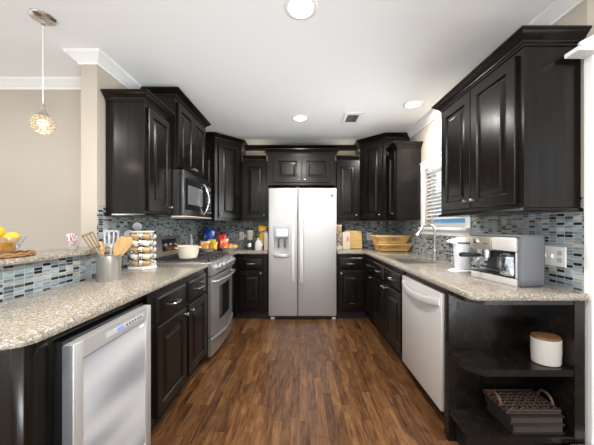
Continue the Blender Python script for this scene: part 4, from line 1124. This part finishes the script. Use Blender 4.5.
t = thing('carton', 'narrow cream carton standing right beside the refrigerator', 'carton', (-0.468, 3.72, CT1))
MB().rbox(-0.497, -0.440, 3.68, 3.76, CT1, CT1+0.235, 0.003).build('box', M['cream'], t)
MB().prism([(-0.497, CT1+0.2355), (-0.440, CT1+0.2355), (-0.4685, CT1+0.262)], 3.682, 3.758, 'xz').build('gable_top', M['ceramic'], t)

# ------------------------------------------------------------------ small things on the right
t = thing('carton', 'tall printed brown carton standing just right of the refrigerator', 'carton', (0.555, 3.86, CT1))
MB().rbox(0.503, 0.600, 3.80, 3.92, CT1, 1.165, 0.003).build('box', print_mat('mauve_brown_print', (0.20,0.12,0.10), (0.45,0.32,0.25), (0.62,0.52,0.40), 24), t)
m = MB(); m.box(0.5025, 0.6005, 3.7995, 3.9205, CT1+0.004, CT1+0.05); m.build('lower_band', M['cream'], t)
t = thing('storage_box', 'small tan box on top of the printed carton beside the refrigerator', 'box', (0.555, 3.86, 1.165))
MB().rbox(0.508, 0.598, 3.81, 3.91, 1.1655, 1.245, 0.004).build('box', M['wood'], t)
MB().rbox(0.505, 0.601, 3.807, 3.913, 1.245, 1.268, 0.004).build('lid', M['cream'], t)
t = thing('pepper_mill', 'dark tall pepper mill standing behind the white package', 'mill', (0.655, 4.02, CT1))
MB().lathe([(0.030, 0), (0.032, 0.01), (0.024, 0.06), (0.020, 0.14), (0.027, 0.24), (0.024, 0.27)], (0.655, 4.02, CT1)).build('body', M['black'], t)
MB().lathe([(0.024, 0.271), (0.028, 0.30), (0.024, 0.335), (0.008, 0.345), (0.008, 0.355)], (0.655, 4.02, CT1)).build('cap', M['black'], t)
t = thing('cutting_board', 'square pale wooden cutting board leaning against the backsplash', 'cutting board', (0.79, 3.93, CT1))
m = MB(); m.rbox(0.665, 0.915, 3.900, 3.920, CT1, 1.185, 0.005)
mm = Matrix.Translation((0.79, 3.91, CT1)) @ Matrix.Rotation(math.radians(-12), 4, 'X') @ Matrix.Translation((-0.79, -3.91, -CT1 + 0.003)); m.xform(mm)
cbd = m.build('board', M['bamboo'], t)
t = thing('flour_package', 'white paper package with a red and orange mark before the cutting board', 'package', (0.665, 3.80, CT1))
MB().rbox(0.607, 0.715, 3.79, 3.85, CT1, 1.165, 0.006).build('bag', M['cream'], t)
m = MB(); m.prism([(0.66, 1.03), (0.705, 1.03), (0.70, 1.06), (0.683, 1.10), (0.668, 1.115), (0.672, 1.08), (0.66, 1.06)], 3.788, 3.7905, 'xz'); m.build('printed_mark', mat('red_orange_print', (0.75, 0.16, 0.04), 0.5), t)
MB().prism([(0.672, 1.035), (0.698, 1.035), (0.69, 1.065), (0.68, 1.075)], 3.7865, 3.788, 'xz').build('printed_mark', mat('peach_print', (0.85, 0.55, 0.33), 0.5), t)

def plate(name, lab, c, n_, w_, h_, gangs):
    c, n_ = Vector(c), Vector(n_); u = UP.cross(n_); t = thing(name, lab, 'outlet' if gangs == 1 else 'switch plate', c)
    m = MB().front(c-u*w_/2-UP*h_/2, u, n_, w_, h_, [(0,0),(0,0.003),(0.003,0.006)]); m.build('plate', M['white'], t)
    for g in range(gangs):
        q = c + u*((g-(gangs-1)/2)*0.046)
        m = MB()
        if gangs == 1 or g == 2:
            for s in (-1, 1): m.front(q-u*0.014+UP*(s*0.020-0.012), u, n_, 0.028, 0.024, [(0,0.005),(0,0.0075),(0.002,0.008)])
            m.build('socket', M['grey_light'], t)
        else:
            m.front(q-u*0.006-UP*0.012, u, n_, 0.012, 0.024, [(0,0.005),(0,0.008),(0.002,0.016)]); m.build('toggle', M['white'], t)
plate('wall_outlet', 'white outlet on the back wall beside the blender', (-0.905, BW-T, 1.095), (0,-1,0), 0.07, 0.115, 1)
plate('wall_outlet', 'white outlet on the back wall beside the cutting board', (1.075, BW-T, 1.09), (0,-1,0), 0.07, 0.115, 1)
plate('switch_plate', 'white three-gang switch plate on the tile beside the coffee machine', (RW-T, 1.538, 1.077), (-1,0,0), 0.155, 0.112, 3)

# two tier dish rack
t = thing('dish_rack', 'yellow bamboo dish rack of two flared tiers behind the sink', 'dish rack', (1.2, 3.55, CT1))
def tier(name, b0, b1, z0, z1):
    (ax0, ax1, ay0, ay1), (cx0, cx1, cy0, cy1) = b0, b1; m = MB()
    lo = [Vector((ax0, ay0, z0)), Vector((ax1, ay0, z0)), Vector((ax1, ay1, z0)), Vector((ax0, ay1, z0))]
    hi = [Vector((cx0, cy0, z1)), Vector((cx1, cy0, z1)), Vector((cx1, cy1, z1)), Vector((cx0, cy1, z1))]
    for i in range(4):
        k = (i+1) % 4
        for f, r in ((0.08, 0.012), (0.93, 0.011)):
            m.tube([lo[i].lerp(hi[i], f), lo[k].lerp(hi[k], f)], r, 6)
        nb = 15 if i % 2 == 0 else 7
        for q in range(nb+1):
            g = q/nb; m.tube([lo[i].lerp(lo[k], g), hi[i].lerp(hi[k], g)], 0.0062 if q not in (0, nb) else 0.009, 6)
    for q in range(1, 12):
        x = ax0 + (ax1-ax0)*q/12; m.box(x-0.009, x+0.009, ay0, ay1, z0+0.004, z0+0.010)
    m.build(name, M['bamboo'], t)
tier('lower_tier', (1.050, 1.405, 3.47, 3.66), (1.010, 1.445, 3.435, 3.68), CT1+0.012, CT1+0.098)
tier('upper_tier', (1.035, 1.385, 3.51, 3.70), (0.985, 1.447, 3.475, 3.73), CT1+0.105, CT1+0.205)
for (x, y) in ((1.045, 3.475), (1.385, 3.475), (1.045, 3.655), (1.385, 3.655)): MB().cyl((x, y, CT1), (x, y, CT1+0.014), 0.008, n=10).build('foot', M['bamboo'], t)

# water pitcher
wx, wy = 1.195, 1.955
t = thing('water_pitcher', 'white water pitcher with spouted lid behind the coffee machine', 'pitcher', (wx, wy, CT1))
MB().lathe([(0.080, 0), (0.083, 0.004), (0.083, 0.011), (0.070, 0.016), (0.05, 0.020), (0.01, 0.021)], (wx-0.022, wy, CT1), sy=0.75, n=36).build('base', M['white'], t)
MB().lathe([(0.048, 0.0215), (0.052, 0.026), (0.060, 0.12), (0.066, 0.205), (0.01, 0.206)], (wx, wy, CT1), sy=0.85, n=30).build('body', mat('milky_plastic', (0.66, 0.69, 0.72), 0.25), t)
MB().lathe([(0.066, 0.2065), (0.067, 0.2165), (0.01, 0.217)], (wx, wy, CT1), sy=0.86, n=30).build('band', M['grey'], t)
m = MB(); m.lathe([(0.068, 0.2175), (0.071, 0.224), (0.066, 0.242), (0.040, 0.254), (0.01, 0.256)], (wx, wy, CT1), sy=0.88, n=30)
m.rings([[Vector((wx-0.045, wy+s*0.035, CT1+0.200)) for s in (-1, 1)] + [Vector((wx-0.045, wy+s*0.035, CT1+0.245)) for s in (1, -1)],
         [Vector((wx-0.112, wy+s*0.012, CT1+0.216)) for s in (-1, 1)] + [Vector((wx-0.112, wy+s*0.012, CT1+0.228)) for s in (1, -1)]])
m.build('lid', M['white'], t)
MB().tube([(wx+0.055, wy-0.02, CT1+0.205), (wx+0.098, wy-0.03, CT1+0.195), (wx+0.100, wy-0.03, CT1+0.10), (wx+0.052, wy-0.02, CT1+0.06)], 0.010, 10).build('handle', M['white'], t)

# coffee machine
ox, oy = 1.190, 1.455
t = thing('coffee_machine', 'silver espresso and drip coffee machine on the right counter', 'coffee machine', (ox, oy, CT1))
MX = Matrix.Translation((ox, oy, CT1)) @ Matrix.Rotation(math.radians(9.0), 4, 'Z')
def part(m, name, material, par=t, sharp=34): return m.xform(MX).build(name, material, par, sharp)
part(MB().rbox(0.0, 0.150, 0.002, 0.324, 0.0, 0.040, 0.006), 'base', M['steel_light'])
part(MB().box(0.008, 0.113, 0.004, 0.320, 0.0405, 0.046), 'drip_tray', M['black'])
part(MB().rbox(0.115, 0.150, 0.001, 0.322, 0.049, 0.283, 0.006), 'back_housing', mat('navy_plastic', (0.02, 0.024, 0.036), 0.35))
part(MB().rbox(-0.002, 0.155, -0.022, 0.0, 0.0, 0.284, 0.018, 4), 'side_panel', M['grey'])
part(MB().rbox(-0.006, 0.004, -0.0005, 0.008, 0.045, 0.19, 0.002), 'side_strip', M['grey_light'])
hd = part(MB().rbox(-0.010, 0.114, 0.158, 0.324, 0.186, 0.272, 0.008), 'espresso_head', mat('champagne_steel', (0.62, 0.57, 0.50), 0.3, 0.8))
part(MB().rbox(-0.010, 0.114, 0.001, 0.156, 0.192, 0.272, 0.008), 'drip_head', M['steel_light'])
part(MB().rbox(-0.012, 0.154, -0.018, 0.326, 0.2735, 0.286, 0.005), 'top_cover', M['grey'])
part(MB().lathe([(0.017, 0), (0.016, 0.012), (0.012, 0.014)], (-0.010, 0.270, 0.238), (-1, 0, 0)), 'dial', M['nickel'], hd)
part(MB().box(-0.0125, -0.0095, 0.185, 0.200, 0.222, 0.228), 'button', M['black'], hd)
part(MB().box(-0.0125, -0.0095, 0.205, 0.215, 0.222, 0.228), 'button', M['black'], hd)
part(MB().lathe([(0.034, 0.158), (0.036, 0.185)], (0.046, 0.243, 0)), 'brew_head', M['chrome'])
pf = thing('portafilter', 'espresso filter holder with black handle locked in the coffee machine', 'filter holder', MX @ Vector((0.046, 0.243, 0.12)))
part(MB().lathe([(0.012, 0.118), (0.014, 0.128), (0.032, 0.136), (0.033, 0.1575), (0.01, 0.1575)], (0.046, 0.243, 0)), 'basket', M['chrome'], pf)
part(MB().tube([(0.014, 0.243, 0.149), (-0.010, 0.243, 0.152), (-0.014, 0.243, 0.152), (-0.140, 0.243, 0.156), (-0.148, 0.243, 0.156)], [0.006, 0.007, 0.013, 0.015, 0.011], 12), 'handle', M['black'], pf)
cfe = thing('coffee_carafe', 'glass coffee carafe with black lid inside the coffee machine', 'carafe', MX @ Vector((0.052, 0.080, 0.0465)))
cm_ = glass_mat('carafe_glass', (0.93, 0.94, 0.95), 0.12, 0.5)
part(MB().lathe([(0.050, 0.0465), (0.060, 0.052), (0.064, 0.085), (0.062, 0.125), (0.054, 0.160), (0.051, 0.160), (0.059, 0.125), (0.061, 0.085), (0.056, 0.055), (0.005, 0.051)], (0.052, 0.080, 0), n=30), 'glass_jar', cm_, cfe)
part(MB().lathe([(0.0555, 0.146), (0.0575, 0.147), (0.0560, 0.158), (0.0545, 0.159)], (0.052, 0.080, 0), n=30, cap0=False, cap1=False), 'metal_band', M['chrome'], cfe)
part(MB().lathe([(0.055, 0.1605), (0.056, 0.168), (0.048, 0.180), (0.01, 0.183)], (0.052, 0.080, 0)), 'lid', M['black'], cfe)
part(MB().tube([(-0.002, 0.092, 0.160), (-0.030, 0.092, 0.155), (-0.034, 0.092, 0.10), (-0.014, 0.090, 0.074)], 0.0065, 8), 'handle', M['black'], cfe)

# things on the open shelves
cx_, cy_ = 1.308, 1.415
t = thing('canister', 'white oval canister with wooden lid on the middle shelf', 'canister', (cx_, cy_, 0.525))
MB().lathe([(0.062, 0), (0.066, 0.004), (0.069, 0.06), (0.069, 0.128), (0.066, 0.130), (0.01, 0.130)], (cx_, cy_, 0.5255), n=36, sy=0.8).build('body', M['ceramic'], t)
MB().lathe([(0.064, 0.1305), (0.067, 0.133), (0.066, 0.142), (0.05, 0.146), (0.01, 0.147)], (cx_, cy_, 0.5255), n=36, sy=0.8).build('lid', M['walnut'], t)
SH = 0.1865
for z0, z1, dx, lab in ((SH, SH+0.046, 0.012, 'dark hardcover book at the bottom of the stack on the lowest shelf'), (SH+0.0465, SH+0.090, 0.0, 'dark hardcover book under the woven basket on the lowest shelf')):
    t = thing('book', lab, 'book', (1.21, 1.44, z0), 'books on the lowest shelf')
    a, b = 1.075+dx, 1.352; y0, y1 = 1.358, 1.545
    m = MB(); m.box(a, b, y0, y1, z0, z0+0.005); m.box(a, b, y0, y1, z1-0.005, z1); m.box(a, a+0.005, y0, y1, z0+0.005, z1-0.005); m.build('cover', M['book'], t)
    MB().box(a+0.006, b-0.006, y0+0.006, y1-0.004, z0+0.0055, z1-0.0055).build('pages', M['paper'], t)
zt = SH + 0.0905
t = thing('woven_basket', 'dark woven basket tray with two loop handles on the books', 'basket', (1.205, 1.45, zt))
m = MB(); X0, X1, Y0, Y1 = 1.068, 1.345, 1.375, 1.545
for i in range(11): x = X0 + (X1-X0)*i/10; m.tube([(x, Y0 + (Y1-Y0)*q/12, zt+0.014+0.004*math.cos(PI*(q+i))) for q in range(13)], 0.0045, 6)
for j in range(8): y = Y0 + (Y1-Y0)*j/7; m.tube([(X0 + (X1-X0)*q/20, y, zt+0.014-0.004*math.cos(PI*(q/2+j))) for q in range(21)], 0.0045, 6)
m.build('woven_base', M['wicker'], t)
m = MB()
for zz, r in ((0.005, 0.005), (0.020, 0.006)): m.tube([(X0, Y0, zt+zz), (X1, Y0, zt+zz), (X1, Y1, zt+zz), (X0, Y1, zt+zz)], r, 8, True)
m.build('rim', M['wicker'], t)
for x in (X0, X1):
    MB().tube([(x, 1.46+0.045*math.cos(a), zt+0.018+0.045*math.sin(a)) for a in [PI*i/12 for i in range(13)]], 0.0068, 8).build('handle', mat('dark_handle', (0.11, 0.055, 0.03), 0.4), t)
